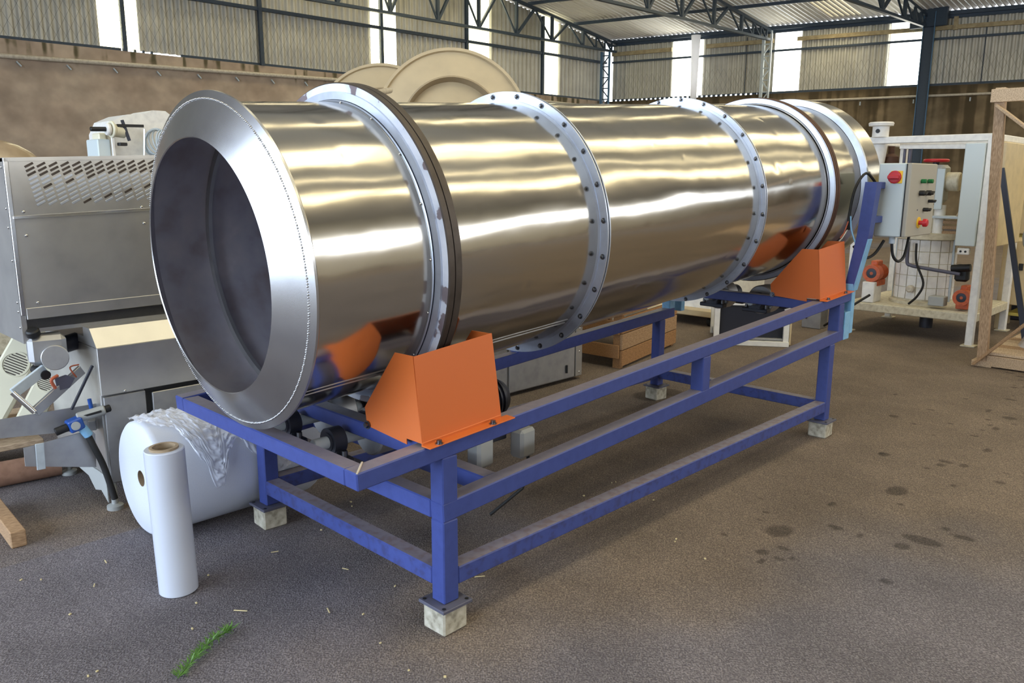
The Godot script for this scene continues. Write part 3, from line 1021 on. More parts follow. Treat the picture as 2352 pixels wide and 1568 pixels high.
func guard(f: Node3D, x0: float) -> void:
	var y0 := top_y(x0)
	var x1 := x0 + 0.354
	var t := 0.003
	var b := B.new()
	# front plate, a little tilted back, with a foot flange
	var fr := [Vector3(x0, y0 + 0.012, -0.018), Vector3(x1, top_y(x1) + 0.012, -0.018), Vector3(x1 - 0.02, top_y(x1) + 0.302, -0.044), Vector3(x0 - 0.006, y0 + 0.292, -0.044)]
	var nf := Vector3(0, 0.09, 1).normalized()
	b.quad(fr[0], fr[1], fr[2], fr[3], nf)
	b.quad(fr[0] - nf * t, fr[1] - nf * t, fr[2] - nf * t, fr[3] - nf * t, -nf)
	b.quad(fr[3], fr[2], fr[2] - nf * t, fr[3] - nf * t, Vector3.UP)
	b.bar(Vector3(x0, y0 + 0.0035, 0.0), Vector3(x1 + 0.03, top_y(x1 + 0.03) + 0.0035, 0.0), 0.044, 0.004, Vector3.UP, 0.001)
	b.bar(Vector3(x0, y0 + 0.009, -0.019), Vector3(x1, top_y(x1) + 0.009, -0.019), 0.006, 0.012, Vector3.UP, 0.002)
	var g := part(f, "guard", b, M["orange paint"])
	# cheeks at both ends
	var poly := [Vector2(-0.018, 0.012), Vector2(-0.044, 0.292), Vector2(-0.143, 0.290), Vector2(-0.322, 0.072), Vector2(-0.313, 0.008), Vector2(-0.096, -0.008), Vector2(-0.096, 0.012)]
	var c1 := B.new().prism(poly, Vector3(x0, y0, 0), Vector3(0, 0, 1), Vector3(-0.012, 1, 0), Vector3(t, 0, 0))
	part(g, "cheek", c1, M["orange paint"])
	var poly2 := [Vector2(-0.018, 0.012), Vector2(-0.044, 0.300), Vector2(-0.143, 0.298), Vector2(-0.322, 0.080), Vector2(-0.313, 0.016), Vector2(-0.096, 0.0), Vector2(-0.096, 0.012)]
	var c2 := B.new().prism(poly2, Vector3(x1 - 0.004, y0 + 0.02, 0), Vector3(0, 0, 1), Vector3(-0.06, 1, 0), Vector3(t, 0, 0))
	part(g, "cheek", c2, M["orange paint"])
	for q in [0.05, 0.29]:
		var p := Vector3(x0 + q, top_y(x0 + q) + 0.005, 0.008)
		part(g, "bolt", B.new().cyl(p, p + Vector3(0, 0.012, 0), 0.009, 6).cyl(p, p + Vector3(0, 0.002, 0), 0.014, 14), M["bolt steel"])
	var p := Vector3(x0 - 0.002, y0 + 0.012, -0.306)
	part(g, "bolt", B.new().cyl(p, p + Vector3(-0.012, 0, 0), 0.010, 6).cyl(p, p + Vector3(-0.003, 0, 0), 0.015, 14), M["bolt steel"])


func control_box(f: Node3D) -> void:
	var x0 := 3.44
	var x1 := 3.895
	var y0 := 1.177
	var y1 := 1.609
	var body := B.new().lo(Vector3(x0, y0, 0.015), Vector3(x1, y1, 0.168), 0.006)
	body.lo(Vector3(x0 + 0.006, y0 + 0.006, 0.165), Vector3(x1 - 0.006, y1 - 0.006, 0.176), 0.001)
	var cb := part(f, "control_box", body, M["panel grey"])
	cb.set_meta("label", "grey control box with red switch and buttons")
	part(cb, "seal", B.new().lo(Vector3(x0 + 0.003, y0 + 0.003, 0.169), Vector3(x1 - 0.003, y1 - 0.003, 0.175), 0.001), M["black"])
	part(cb, "door", B.new().lo(Vector3(x0, y0, 0.175), Vector3(x1, y1, 0.2), 0.005), M["panel beige"])
	# main switch on the side that faces the drum
	var yc := 1.528
	var zc := 0.112
	part(cb, "switch_plate", B.new().lo(Vector3(x0 - 0.006, yc - 0.036, zc - 0.024), Vector3(x0, yc + 0.036, zc + 0.042), 0.002), M["yellow plastic"])
	part(cb, "main_switch", B.new().lathe(Vector3(x0 - 0.005, yc, zc), Vector3.LEFT, [[0.038, 0], [0.036, 0.014], [0.03, 0.016], [0.0, 0.016]], 28).lo(Vector3(x0 - 0.042, yc - 0.011, zc - 0.032), Vector3(x0 - 0.018, yc + 0.011, zc + 0.032), 0.004), M["red plastic"])
	# door controls
	for q in [[0.185, 1.505, "push_button", "green lens", 0.013], [0.305, 1.505, "push_button", "green lens", 0.013], [0.175, 1.435, "selector_knob", "black", 0.016], [0.295, 1.435, "selector_knob", "black", 0.016], [0.345, 1.385, "selector_knob", "black", 0.010], [0.27, 1.335, "selector_knob", "black", 0.012], [0.16, 1.335, "screw", "bolt steel", 0.005]]:
		var p := Vector3(x0 + q[0], q[1], 0.2)
		var l := 0.03 if q[2] != "screw" else 0.004
		var kb := B.new().cyl(p, p + Vector3(0, 0, l), q[4], 18, 0.002)
		if q[2] == "selector_knob":
			kb.box(p + Vector3(0, 0, l + 0.006), Vector3(q[4] * 2.1, 0.010, 0.018), Basis(Vector3.BACK, 0.5), 0.002)
		part(cb, q[2], kb, M[q[3]])
	part(cb, "stop_plate", B.new().lathe(Vector3(x0 + 0.205, 1.258, 0.2), Vector3.BACK, [[0.034, 0], [0.034, 0.004], [0, 0.004]], 26), M["yellow plastic"])
	part(cb, "stop_button", B.new().lathe(Vector3(x0 + 0.205, 1.258, 0.203), Vector3.BACK, [[0.013, 0], [0.013, 0.022], [0.024, 0.026], [0.024, 0.044], [0.018, 0.05], [0, 0.05]], 24), M["red plastic"])
	# cables below and behind
	part(cb, "gland", B.new().cyl(Vector3(3.52, y0 - 0.045, 0.10), Vector3(3.52, y0, 0.10), 0.018, 14, 0.002), M["pale steel"])
	var c := [Vector3(3.52, 1.14, 0.10), Vector3(3.53, 1.06, 0.11), Vector3(3.60, 1.02, 0.12), Vector3(3.70, 1.05, 0.12), Vector3(3.78, 1.17, 0.11)]
	part(cb, "cable", B.new().tube(curve(c, 5), 0.009), M["rubber"])
	c = [Vector3(3.50, 1.15, 0.06), Vector3(3.45, 1.07, 0.03), Vector3(3.37, 1.05, 0.0), Vector3(3.32, 1.12, -0.05)]
	part(cb, "cable", B.new().tube(curve(c, 5), 0.009), M["rubber"])
	c = [Vector3(3.46, 1.50, -0.01), Vector3(3.36, 1.55, -0.03), Vector3(3.27, 1.46, -0.05), Vector3(3.24, 1.30, -0.06), Vector3(3.25, 1.22, -0.06)]
	part(cb, "cable", B.new().tube(curve(c, 5), 0.008), M["rubber"])
	part(cb, "cable", B.new().tube(curve([Vector3(3.24, 1.30, -0.05), Vector3(3.23, 1.22, -0.035), Vector3(3.24, 1.13, 0.0), Vector3(3.26, 1.10, 0.03)], 4), 0.005), M["pale blue paint"])
	part(cb, "wire_end", B.new().tube([Vector3(3.235, 1.27, -0.06), Vector3(3.225, 1.20, -0.075), Vector3(3.21, 1.17, -0.09)], 0.004), M["orange hose"])
	part(cb, "wire_end", B.new().tube([Vector3(3.235, 1.22, -0.06), Vector3(3.215, 1.17, -0.08), Vector3(3.20, 1.14, -0.10)], 0.003), M["ivory"])


func curve(p: Array, k: int) -> Array:
	var out := []
	for i in p.size() - 1:
		var a: Vector3 = p[maxi(i - 1, 0)]
		var d: Vector3 = p[mini(i + 2, p.size() - 1)]
		for j in k:
			out.append((p[i] as Vector3).cubic_interpolate(p[i + 1], a, d, float(j) / k))
	out.append(p[-1])
	return out


# ---------------------------------------------------------------- the drum
const DC := Vector3(0, 1.2488, -0.6248)
var DA := Vector3(1, 0.062, 0).normalized()

func dent(x: float, t: float, sec: float) -> float:
	var d := 0.0011 * wob.get_noise_3d(x * 1.5, t * 2.6, sec * 9.0)
	d += 0.00045 * wob.get_noise_3d(x * 5.0, t * 7.0, sec * 5.0 + 40.0)
	return d

func shell(x0: float, x1: float, r0: float, r1: float, sec: float) -> B:
	var b := B.new()
	var nt := 256
	var nx := int((x1 - x0) / 0.02) + 2
	var r3 := RandomNumberGenerator.new()
	r3.seed = int(sec * 17)
	var dings := []
	for k in int((x1 - x0) * 14.0):
		dings.append([r3.randf_range(x0, x1), r3.randf_range(-0.6, 1.7), r3.randf_range(0.010, 0.028), r3.randf_range(-0.0016, 0.0006)])
	var e2 := Vector3.BACK.cross(DA)
	if e2.y < 0: e2 = -e2
	var grid := []
	for i in nx + 1:
		var x := x0 + (x1 - x0) * i / nx
		var row := []
		for k in nt:
			var t := TAU * k / nt
			# keep the field seamless round the drum
			var f := func(xx: float, tt: float) -> float:
				var ed := smoothstep(0.0, 0.10, minf(xx - x0, x1 - xx) + 0.03)
				var g := 0.0
				for q in dings:
					var e: float = (pow(xx - q[0], 2) + pow((wrapf(tt, -PI, PI) - q[1]) * 0.519, 2)) / (q[2] * q[2])
					if e < 5.0:
						g += q[3] * exp(-e)
				return g + ed * (0.0024 * wob.get_noise_3d(xx * 1.3 + sec * 7.0, cos(tt) * 1.8, sin(tt) * 1.8) + 0.00035 * wob.get_noise_3d(xx * 4.0 + sec * 3.0, cos(tt) * 4.4, sin(tt) * 4.4) + 0.00008 * wob.get_noise_3d(xx * 12.0, cos(tt) * 9.0, sin(tt) * 9.0 + sec))
			var d: float = f.call(x, t)
			var dx: float = (f.call(x + 0.006, t) - f.call(x - 0.006, t)) / 0.012
			var dt: float = (f.call(x, t + 0.012) - f.call(x, t - 0.012)) / 0.024
			var r := lerpf(r0, r1, float(i) / nx)
			var ra := Vector3.BACK * cos(t) + e2 * sin(t)
			var ta := -Vector3.BACK * sin(t) + e2 * cos(t)
			row.append([DC + DA * x + ra * (r + d), (ra - DA * dx - ta * (dt / r)).normalized()])
		grid.append(row)
	for i in nx:
		for k in nt:
			var p: Array = grid[i][k]
			var q: Array = grid[i][(k + 1) % nt]
			var p2: Array = grid[i + 1][k]
			var q2: Array = grid[i + 1][(k + 1) % nt]
			b.tri(p[0], q[0], q2[0], p[1], q[1], q2[1])
			b.tri(p[0], q2[0], p2[0], p[1], q2[1], p2[1])
	return b


func dl(prof: Array, seg := 128, smooth := false, out := 1.0) -> B:     # prof: [r, x along the drum]
	return B.new().lathe(DC, DA, prof, seg, smooth, 0.0, TAU, Vector3.BACK, out)


func drum() -> void:
	var d := thing("rotary_drum", DC + Vector3(1.6, 0, 0), "long polished stainless steel drum lying on the blue frame", "drum")
	# mouth: conical collar, its weld and the flat rim
	var cone := dl([[0.4134, -0.4588], [0.5270, -0.4068]], 160)
	part(d, "mouth_cone", cone, M["stainless cone"])
	part(d, "mouth_lip", dl([[0.4105, -0.4560], [0.4134, -0.4588]], 128), M["stainless cone"])
	part(d, "mouth_rim", dl([[0.5270, -0.4068], [0.5513, -0.3956], [0.5520, -0.388], [0.5470, -0.383], [0.517, -0.381]], 160), M["stainless cone"])
	var wb := B.new()
	var e2 := Vector3.BACK.cross(DA)
	if e2.y < 0: e2 = -e2
	for k in 420:
		var t := TAU * k / 420.0
		wb.ell(DC + DA * -0.4072 + (Vector3.BACK * cos(t) + e2 * sin(t)) * (0.5270 + 0.0006 * sin(k * 2.3)), Vector3(0.0036, 0.0036, 0.0036) * (0.9 + 0.2 * sin(k * 1.7)), 6)
	part(d, "weld_bead", wb, M["stainless cone"])
	# inside: dark lining with a raised ring
	part(d, "lining", dl([[0.4105, -0.4560], [0.500, -0.405], [0.500, 3.45]], 128, false, -1.0), M["inside"])
	part(d, "inner_ring", dl([[0.501, -0.212], [0.478, -0.210], [0.478, -0.196], [0.501, -0.194]], 128), M["stainless dull"])
	part(d, "back_plate", dl([[0.0, 3.45], [0.51, 3.45]], 64), M["inside"])
	# shell between the rings
	var cuts := [[-0.384, 0.060], [0.125, 0.9145], [0.935, 2.2205], [2.2405, 3.0335], [3.10, 3.52]]
	for i in cuts.size():
		var q: Array = cuts[i]
		part(d, "shell_section", shell(q[0], q[1], 0.519, 0.519 - 0.0012 * i, i + 1.0), M["stainless"])
	# seam along the bottom of the first sections
	for q in [[-0.38, 0.04], [0.14, 0.90]]:
		var sb := B.new()
		for t in [-0.80, -0.845]:
			var ra := Vector3.BACK * cos(t) + e2 * sin(t)
			sb.bar(DC + DA * q[0] + ra * 0.5185, DC + DA * q[1] + ra * 0.5185, 0.005, 0.004, ra)
		part(d, "shell_seam", sb, M["stainless dull"])
	# tyres that run on the rollers
	var k := 0
	for x in [0.072, 3.046]:
		var rt := 0.584 - 0.024 * k
		part(d, "tyre", dl([[rt - 0.004, x + 0.001], [rt, x + 0.005], [rt, x + 0.026], [rt - 0.004, x + 0.027], [rt - 0.004, x + 0.030], [rt, x + 0.031], [rt, x + 0.057], [rt - 0.004, x + 0.061], [0.519, x + 0.061]], 160), M["tyre steel"] if k == 0 else M["rusty edge"])
		part(d, "tyre_face", dl([[0.5535, x], [rt - 0.004, x + 0.001]], 160), M["peeled ring"] if k == 0 else M["ring"])
		part(d, "tyre_collar", dl([[0.5185, x - 0.014], [0.522, x - 0.016], [0.5255, x - 0.014], [0.5265, x - 0.006], [0.5275, x - 0.010], [0.5535, x - 0.008], [0.5535, x + 0.002]], 160), M["ring"])
		part(d, "collar_seam", dl([[0.524, x - 0.0135], [0.5268, x - 0.0135], [0.5268, x - 0.006]], 128), M["dark iron"])
		k += 1
	# bolted joint rings
	var bm := B.new().lathe(Vector3.ZERO, Vector3.LEFT, [[0.0115, 0], [0.0115, 0.002], [0.0075, 0.0025], [0.0075, 0.009], [0.004, 0.012], [0, 0.012]], 10).mesh()
	k = 0
	for x in [0.917, 2.223]:
		var ro := 0.565 - 0.013 * k
		var rg := part(d, "joint_ring", dl([[0.517, x - 0.004], [0.529, x - 0.004], [0.529, x], [ro, x], [ro, x + 0.006], [0.529, x + 0.008], [0.529, x + 0.014], [ro, x + 0.014], [ro, x + 0.020], [0.517, x + 0.020]], 160), M["ring"])
		for j in 24:
			var t := TAU * (j + 0.35 * k) / 24.0 + 0.08
			var p: Vector3 = DC + DA * x + (Vector3.BACK * cos(t) + e2 * sin(t)) * (0.547 - 0.006 * k)
			put(rg, "bolt", bm, M["bolt steel"], p)
		k += 1
	# small screws on the first tyre collar
	var sm := B.new().ell(Vector3.ZERO, Vector3(0.004, 0.004, 0.004), 8).mesh()
	for j in 18:
		var t := TAU * j / 18.0
		put(d, "rivet", sm, M["bright steel"], DC + DA * 0.052 + (Vector3.BACK * cos(t) + e2 * sin(t)) * 0.520)
	# outlet end: flanged hood
	part(d, "outlet_flange", dl([[0.516, 3.512], [0.553, 3.516], [0.555, 3.519], [0.555, 3.535]], 128), M["ring"])
	part(d, "outlet_hood", dl([[0.548, 3.53], [0.546, 3.60], [0.543, 3.756], [0.52, 3.765], [0.0, 3.77]], 128), M["stainless"])


# ---------------------------------------------------------------- rolls by the frame
func film_rolls() -> void:
	var t := thing("film_roll", Vector3(-0.507, 0, -0.927), "narrow white roll of stretch film standing on end", "film roll")
	var tilt := Vector3(-0.022, 1, 0.004).normalized()
	var o := Vector3(-0.507, 0.002, -0.927)
	var r := 0.069
	part(t, "film", B.new().lathe(o, tilt, [[0.045, 0], [r - 0.004, 0.0], [r, 0.004], [r, 0.552], [r - 0.003, 0.556], [0.050, 0.555]], 56), M["film roll"])
	part(t, "core", B.new().lathe(o, tilt, [[0.050, 0.001], [0.050, 0.563], [0.039, 0.563]], 40).lathe(o, tilt, [[0.039, 0.563], [0.039, 0.0]], 40, false, 0.0, TAU, Vector3.BACK, 1.0), M["card"])
	# the big lying roll, its hole, and the loose film over it
	var c := Vector3(-0.40, 0.249, -1.515)
	var g := thing("foam_roll", Vector3(0.0, 0, -1.515), "large white roll of foam sheet lying beside the frame leg", "foam roll")
	part(g, "foam", B.new().lathe(c, Vector3.RIGHT, [[0.035, 0.004], [0.10, 0.0], [0.235, 0.0], [0.247, 0.010], [0.249, 0.03], [0.249, 0.73], [0.24, 0.75], [0.035, 0.75]], 72, true), M["foam"])
	part(g, "core", B.new().lathe(c, Vector3.RIGHT, [[0.035, 0.75], [0.035, 0.003]], 32), M["card"])
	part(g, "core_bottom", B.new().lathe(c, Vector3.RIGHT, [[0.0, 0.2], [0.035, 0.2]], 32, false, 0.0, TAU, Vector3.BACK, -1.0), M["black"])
	var fb := B.new()
	var rows := []
	for i in 76:
		var x := -0.40 + 0.62 * i / 75.0
		var row := []
		var ends := [[-0.41, 1.40], [-0.30, 1.10], [-0.23, 0.40], [-0.185, -0.12], [-0.155, -0.10], [-0.11, 0.45], [-0.06, 0.62], [0.0, 0.30], [0.06, -0.02], [0.12, -0.12], [0.16, -0.05], [0.19, 0.5], [0.23, 1.1]]
		var ae := 1.0
		for j in ends.size() - 1:
			if x >= ends[j][0] and x <= ends[j + 1][0]:
				ae = lerpf(ends[j][1], ends[j + 1][1], smoothstep(0.0, 1.0, (x - ends[j][0]) / (ends[j + 1][0] - ends[j][0])))
		for k in 56:
			var a := 1.9 - (1.9 - ae) * k / 55.0      # angle over the roll, from behind the top down its front
			var rr := 0.253 + 0.010 * (wob.get_noise_3d(x * 9.0, a * 4.0, 3.0) + 0.5) + 0.022 * absf(wob.get_noise_3d(x * 20.0, a * 7.0, 8.0)) + 0.006 * absf(wob.get_noise_3d(x * 60.0, a * 22.0, 2.0)) + 0.008 * maxf(0.0, 1.0 - a) * smoothstep(0.25, 0.42, x + 0.3) * (0.4 + wob.get_noise_2d(x * 8.0, 5.0))
			row.append(Vector3(x, c.y + rr * sin(a), c.z + rr * cos(a)))
		rows.append(row)
	sheet_from(fb, rows)
	solo("loose_film", fb, M["clear film"], "crumpled clear plastic film draped over the large white roll", "plastic film")


func sheet_from(b: B, rows: Array) -> void:
	var nrm := []
	for i in rows.size():
		var r := []
		for k in rows[0].size():
			var du: Vector3 = rows[mini(i + 1, rows.size() - 1)][k] - rows[maxi(i - 1, 0)][k]
			var dv: Vector3 = rows[i][mini(k + 1, rows[0].size() - 1)] - rows[i][maxi(k - 1, 0)]
			r.append(du.cross(dv).normalized())
		nrm.append(r)
	for i in rows.size() - 1:
		for k in rows[0].size() - 1:
			b.tri(rows[i][k], rows[i + 1][k], rows[i + 1][k + 1], nrm[i][k], nrm[i + 1][k], nrm[i + 1][k + 1])
			b.tri(rows[i][k], rows[i + 1][k + 1], rows[i][k + 1], nrm[i][k], nrm[i + 1][k + 1], nrm[i][k + 1])


# ---------------------------------------------------------------- the stainless machine on the left
func steel_machine() -> void:
	var t := thing("hooded_machine", Vector3(0.2, 0, -2.3), "stainless steel machine with a slotted hood left of the drum mouth", "machine")
	var SS: Material = M["stainless sheet"]
	var z := -1.864
	part(t, "body", B.new().lo(Vector3(-0.408, 0.12, -2.60), Vector3(1.15, 0.76, z - 0.02), 0.004), SS)
	part(t, "front_panel", B.new().lo(Vector3(-0.41, 0.545, z - 0.02), Vector3(1.15, 0.766, z), 0.003), SS)
	part(t, "lower_panel", B.new().lo(Vector3(-0.40, 0.13, z - 0.018), Vector3(-0.215, 0.538, z - 0.004), 0.003), M["stainless dull"])
	part(t, "lower_panel", B.new().lo(Vector3(-0.185, 0.13, z - 0.018), Vector3(1.14, 0.522, z - 0.004), 0.003), M["stainless dull"])
	part(t, "gap", B.new().lo(Vector3(-0.215, 0.13, z - 0.020), Vector3(1.14, 0.542, z - 0.016), 0.0), M["black"])
	part(t, "screw", B.new().ell(Vector3(-0.307, 0.553, z), Vector3(0.006, 0.006, 0.004), 10), M["bright steel"])
	var lb := B.new().prism([Vector2(z, 0.766), Vector2(-1.935, 0.846), Vector2(-2.02, 0.846), Vector2(-2.02, 0.80), Vector2(-2.1, 0.80), Vector2(-2.1, 0.766)], Vector3(-0.41, 0, 0), Vector3.BACK, Vector3.UP, Vector3(1.55, 0, 0))
	part(t, "sloped_ledge", lb, SS)
	# hood: slotted upper panel, plain lower panel, recessed skirt
	var hz := -2.0
	var x0 := -0.653
	var x1 := 1.10
	var tl := func(y: float, x: float) -> float: return y + 0.040 * (x - x0)
	var skirt := B.new().prism([Vector2(x0 + 0.01, 0.842), Vector2(x1, 0.85), Vector2(x1, 0.95), Vector2(x0 + 0.01, 0.935)], Vector3(0, 0, hz - 0.03), Vector3.RIGHT, Vector3.UP, Vector3(0, 0, 0.01))
	part(t, "skirt", skirt, SS)
	var side := B.new().prism([Vector2(hz - 0.012, 0.80), Vector2(hz - 0.012, 1.586), Vector2(-2.9, 1.586), Vector2(-2.9, 0.95), Vector2(-2.45, 0.80)], Vector3(x0, 0, 0), Vector3.BACK, Vector3.UP, Vector3(0.02, 0, 0))
	part(t, "side_panel", side, SS)
	part(t, "core", B.new().lo(Vector3(x0 + 0.02, 0.86, -2.9), Vector3(x1, 1.58, hz - 0.02), 0.0), M["stainless dull"])
	part(t, "top_panel", B.new().prism([Vector2(x0, 1.572), Vector2(x0, 1.588), Vector2(x1, 1.588 + 0.07), Vector2(x1, 1.572 + 0.07)], Vector3(0, 0, -2.9), Vector3.RIGHT, Vector3.UP, Vector3(0, 0, 0.905)), SS)
	var low := B.new().prism([Vector2(x0 + 0.018, 0.925), Vector2(x1, 0.945), Vector2(x1, tl.call(1.335, x1)), Vector2(x0 + 0.018, 1.335)], Vector3(0, 0, hz - 0.02), Vector3.RIGHT, Vector3.UP, Vector3(0, 0, 0.02))
	part(t, "hood_panel", low, SS)
	var upp := B.new().prism([Vector2(x0 + 0.018, 1.350), Vector2(x1, tl.call(1.350, x1)), Vector2(x1, tl.call(1.584, x1)), Vector2(x0 + 0.018, 1.584)], Vector3(0, 0, hz - 0.018), Vector3.RIGHT, Vector3.UP, Vector3(0, 0, 0.02))
	var uo := part(t, "slotted_panel", upp, SS)
	part(t, "hood_fold", B.new().bar(Vector3(x0 + 0.01, 1.342, hz + 0.002), Vector3(x1, tl.call(1.342, x1), hz + 0.002), 0.012, 0.014), M["bright steel"])
	part(t, "hood_lip", B.new().bar(Vector3(x0 + 0.02, 0.930, hz + 0.001), Vector3(x1, 0.950, hz + 0.001), 0.008, 0.05), SS)
	part(t, "edge_strip", B.new().bar(Vector3(x0 + 0.008, 0.925, hz + 0.002), Vector3(x0 + 0.008, 1.588, hz + 0.002), 0.018, 0.006, Vector3.BACK), M["bright steel"])
	for y in [0.87, 0.94, 0.98, 1.16, 1.30, 1.38, 1.55]:
		part(t, "screw", B.new().ell(Vector3(x0 - 0.002, y, hz - 0.03), Vector3(0.004, 0.007, 0.007), 8), M["bright steel"])
	for q in [[-0.60, 1.365], [-0.60, 1.265], [-0.585, 0.975], [-0.11, 1.375], [-0.105, 1.30]]:
		part(t, "screw", B.new().ell(Vector3(q[0], q[1], hz + 0.003), Vector3(0.007, 0.007, 0.004), 8), M["bright steel"])
	var sm := B.new().box(Vector3.ZERO, Vector3(0.038, 0.0095, 0.004), Basis.IDENTITY, 0.001).mesh()
	for i in 14:
		for k in 10:
			var x := -0.560 + 0.0465 * i + 0.0035 * k
			var y: float = tl.call(1.556 - 0.0178 * k, x)
			put(uo, "vent_slot", sm, M["tyre steel"] if k < 3 or (i * 7 + k * 3) % 11 == 0 else M["ring"], Vector3(x, y, hz + 0.0015), Basis(Vector3.BACK, 0.50))
	# feet
	for q in [[-0.39, -1.885], [-0.39, -2.52], [1.08, -1.9]]:
		part(t, "foot", B.new().lathe(Vector3(q[0], 0.0, q[1]), Vector3.UP, [[0.036, 0.0], [0.036, 0.018], [0.014, 0.026], [0.014, 0.13], [0, 0.13]], 20), M["grey plastic"])
	part(t, "torn_skirt", B.new().prism([Vector2(-2.5, 0.16), Vector2(-1.9, 0.16), Vector2(-1.9, 0.03), Vector2(-1.98, 0.07), Vector2(-2.06, 0.05), Vector2(-2.14, 0.10), Vector2(-2.3, 0.11), Vector2(-2.5, 0.13)], Vector3(-0.414, 0, 0), Vector3.BACK, Vector3.UP, Vector3(0.004, 0, 0)), M["grey plastic"])
	# round drive with arms on the left side
	var ax := Vector3(-0.25, 0.05, 1).normalized()
	var c := Vector3(-0.555, 0.735, -1.95)
	part(t, "drive_disc", B.new().lathe(c, ax, [[0.052, -0.03], [0.055, 0.0], [0.055, 0.012], [0.052, 0.015], [0, 0.015]], 40), M["stainless dull"])
	part(t, "drive_housing", B.new().box(Vector3(-0.562, 0.765, -2.03), Vector3(0.15, 0.13, 0.13), Basis(Vector3.UP, -0.2), 0.02), M["stainless dull"])
	part(t, "drive_knob", B.new().cyl(Vector3(-0.622, 0.862, -1.99), Vector3(-0.612, 0.83, -2.0), 0.028, 12, 0.006), M["black"])
	part(t, "drive_axle", B.new().cyl(Vector3(-0.60, 0.665, -2.1), Vector3(-0.595, 0.66, -1.96), 0.02, 16), M["black"])
	part(t, "drive_shaft", B.new().cyl(Vector3(-0.555, 0.74, -2.1), Vector3(-0.40, 0.76, -2.15), 0.04, 16), M["dark iron"])
	part(t, "arm", B.new().bar(Vector3(-0.73, 0.605, -1.95), Vector3(-0.59, 0.685, -1.98), 0.016, 0.045), M["pale steel"])
	part(t, "arm", B.new().bar(Vector3(-0.665, 0.515, -1.92), Vector3(-0.44, 0.655, -1.99), 0.016, 0.045), M["stainless dull"])
	part(t, "cross_rod", B.new().cyl(Vector3(-0.735, 0.612, -1.94), Vector3(-0.668, 0.518, -1.91), 0.012, 16), M["bright steel"])
	part(t, "cam_plate", B.new().prism([Vector2(-0.03, -0.035), Vector2(0.02, -0.03), Vector2(0.045, 0.01), Vector2(0.01, 0.03), Vector2(-0.035, 0.02)], Vector3(-0.53, 0.62, -1.955), Vector3.RIGHT, Vector3.UP, Vector3(0, 0, 0.008)), M["plate"])
	part(t, "hose", B.new().tube(curve([Vector3(-0.57, 0.60, -1.94), Vector3(-0.585, 0.64, -1.93), Vector3(-0.555, 0.655, -1.94)], 5), 0.007), M["orange hose"])
	part(t, "hose", B.new().tube(curve([Vector3(-0.475, 0.63, -1.96), Vector3(-0.50, 0.68, -1.95), Vector3(-0.46, 0.685, -1.96)], 5), 0.0035), M["orange hose"])
	part(t, "lever", B.new().bar(Vector3(-0.525, 0.50, -1.905), Vector3(-0.422, 0.685, -1.90), 0.010, 0.012), M["dark iron"])
	part(t, "push_fitting", B.new().cyl(Vector3(-0.445, 0.49, -1.90), Vector3(-0.45, 0.535, -1.90), 0.009, 12), M["blue plastic"])
	# air filter and regulator with its hose
	part(t, "filter_bowl", B.new().cyl(Vector3(-0.512, 0.462, -1.89), Vector3(-0.398, 0.482, -1.87), 0.022, 20, 0.005), M["grey plastic"])
	part(t, "filter_window", B.new().bar(Vector3(-0.49, 0.470, -1.867), Vector3(-0.42, 0.483, -1.849), 0.004, 0.010), M["black"])
	part(t, "filter_cap", B.new().cyl(Vector3(-0.40, 0.482, -1.87), Vector3(-0.375, 0.487, -1.867), 0.017, 14, 0.004), M["black"])
	part(t, "regulator", B.new().box(Vector3(-0.525, 0.438, -1.88), Vector3(0.062, 0.055, 0.055), Basis(Vector3.BACK, 0.25), 0.006), M["blue plastic"])
	part(t, "gauge", B.new().lathe(Vector3(-0.53, 0.438, -1.853), Vector3(-0.2, 0.1, 1), [[0.019, 0], [0.019, 0.006], [0.016, 0.007], [0, 0.007]], 20), M["grey plastic"])
	part(t, "regulator_knob", B.new().cyl(Vector3(-0.605, 0.418, -1.885), Vector3(-0.553, 0.432, -1.88), 0.018, 14, 0.003), M["black"])
	part(t, "blue_bowl", B.new().cyl(Vector3(-0.50, 0.42, -1.875), Vector3(-0.475, 0.375, -1.87), 0.020, 16, 0.004), M["pale blue paint"])
	part(t, "air_hose", B.new().tube(curve([Vector3(-0.478, 0.375, -1.87), Vector3(-0.462, 0.32, -1.86), Vector3(-0.43, 0.22, -1.86), Vector3(-0.40, 0.06, -1.85)], 6), 0.014, 10), M["rubber"])
	# guide troughs reaching out to the left
	part(t, "trough", B.new().prism([Vector2(-1.3, 0.51), Vector2(-0.40, 0.495), Vector2(-0.40, 0.375), Vector2(-0.80, 0.42), Vector2(-1.3, 0.44)], Vector3(0, 0, -1.955), Vector3.RIGHT, Vector3.UP, Vector3(0, 0, 0.006)), M["stainless dull"])
	part(t, "trough", B.new().prism([Vector2(-0.728, 0.372), Vector2(-0.455, 0.392), Vector2(-0.44, 0.37), Vector2(-0.45, 0.215), Vector2(-0.48, 0.222), Vector2(-0.73, 0.29)], Vector3(0, 0, -1.905), Vector3.RIGHT, Vector3.UP, Vector3(0, 0, 0.006)), M["stainless dull"])
	part(t, "trough_clip", B.new().bar(Vector3(-0.668, 0.38, -1.895), Vector3(-0.672, 0.262, -1.895), 0.034, 0.006, Vector3.BACK), M["pale steel"])
	part(t, "trough_stay", B.new().bar(Vector3(-0.44, 0.40, -1.93), Vector3(-0.41, 0.42, -2.0), 0.03, 0.05), M["stainless dull"])


func plank(a: Vector3, b: Vector3, w: float, h: float, k: int, up := Vector3.UP) -> B:
	return B.new().bar(a, b, w, h, up, 0.003)


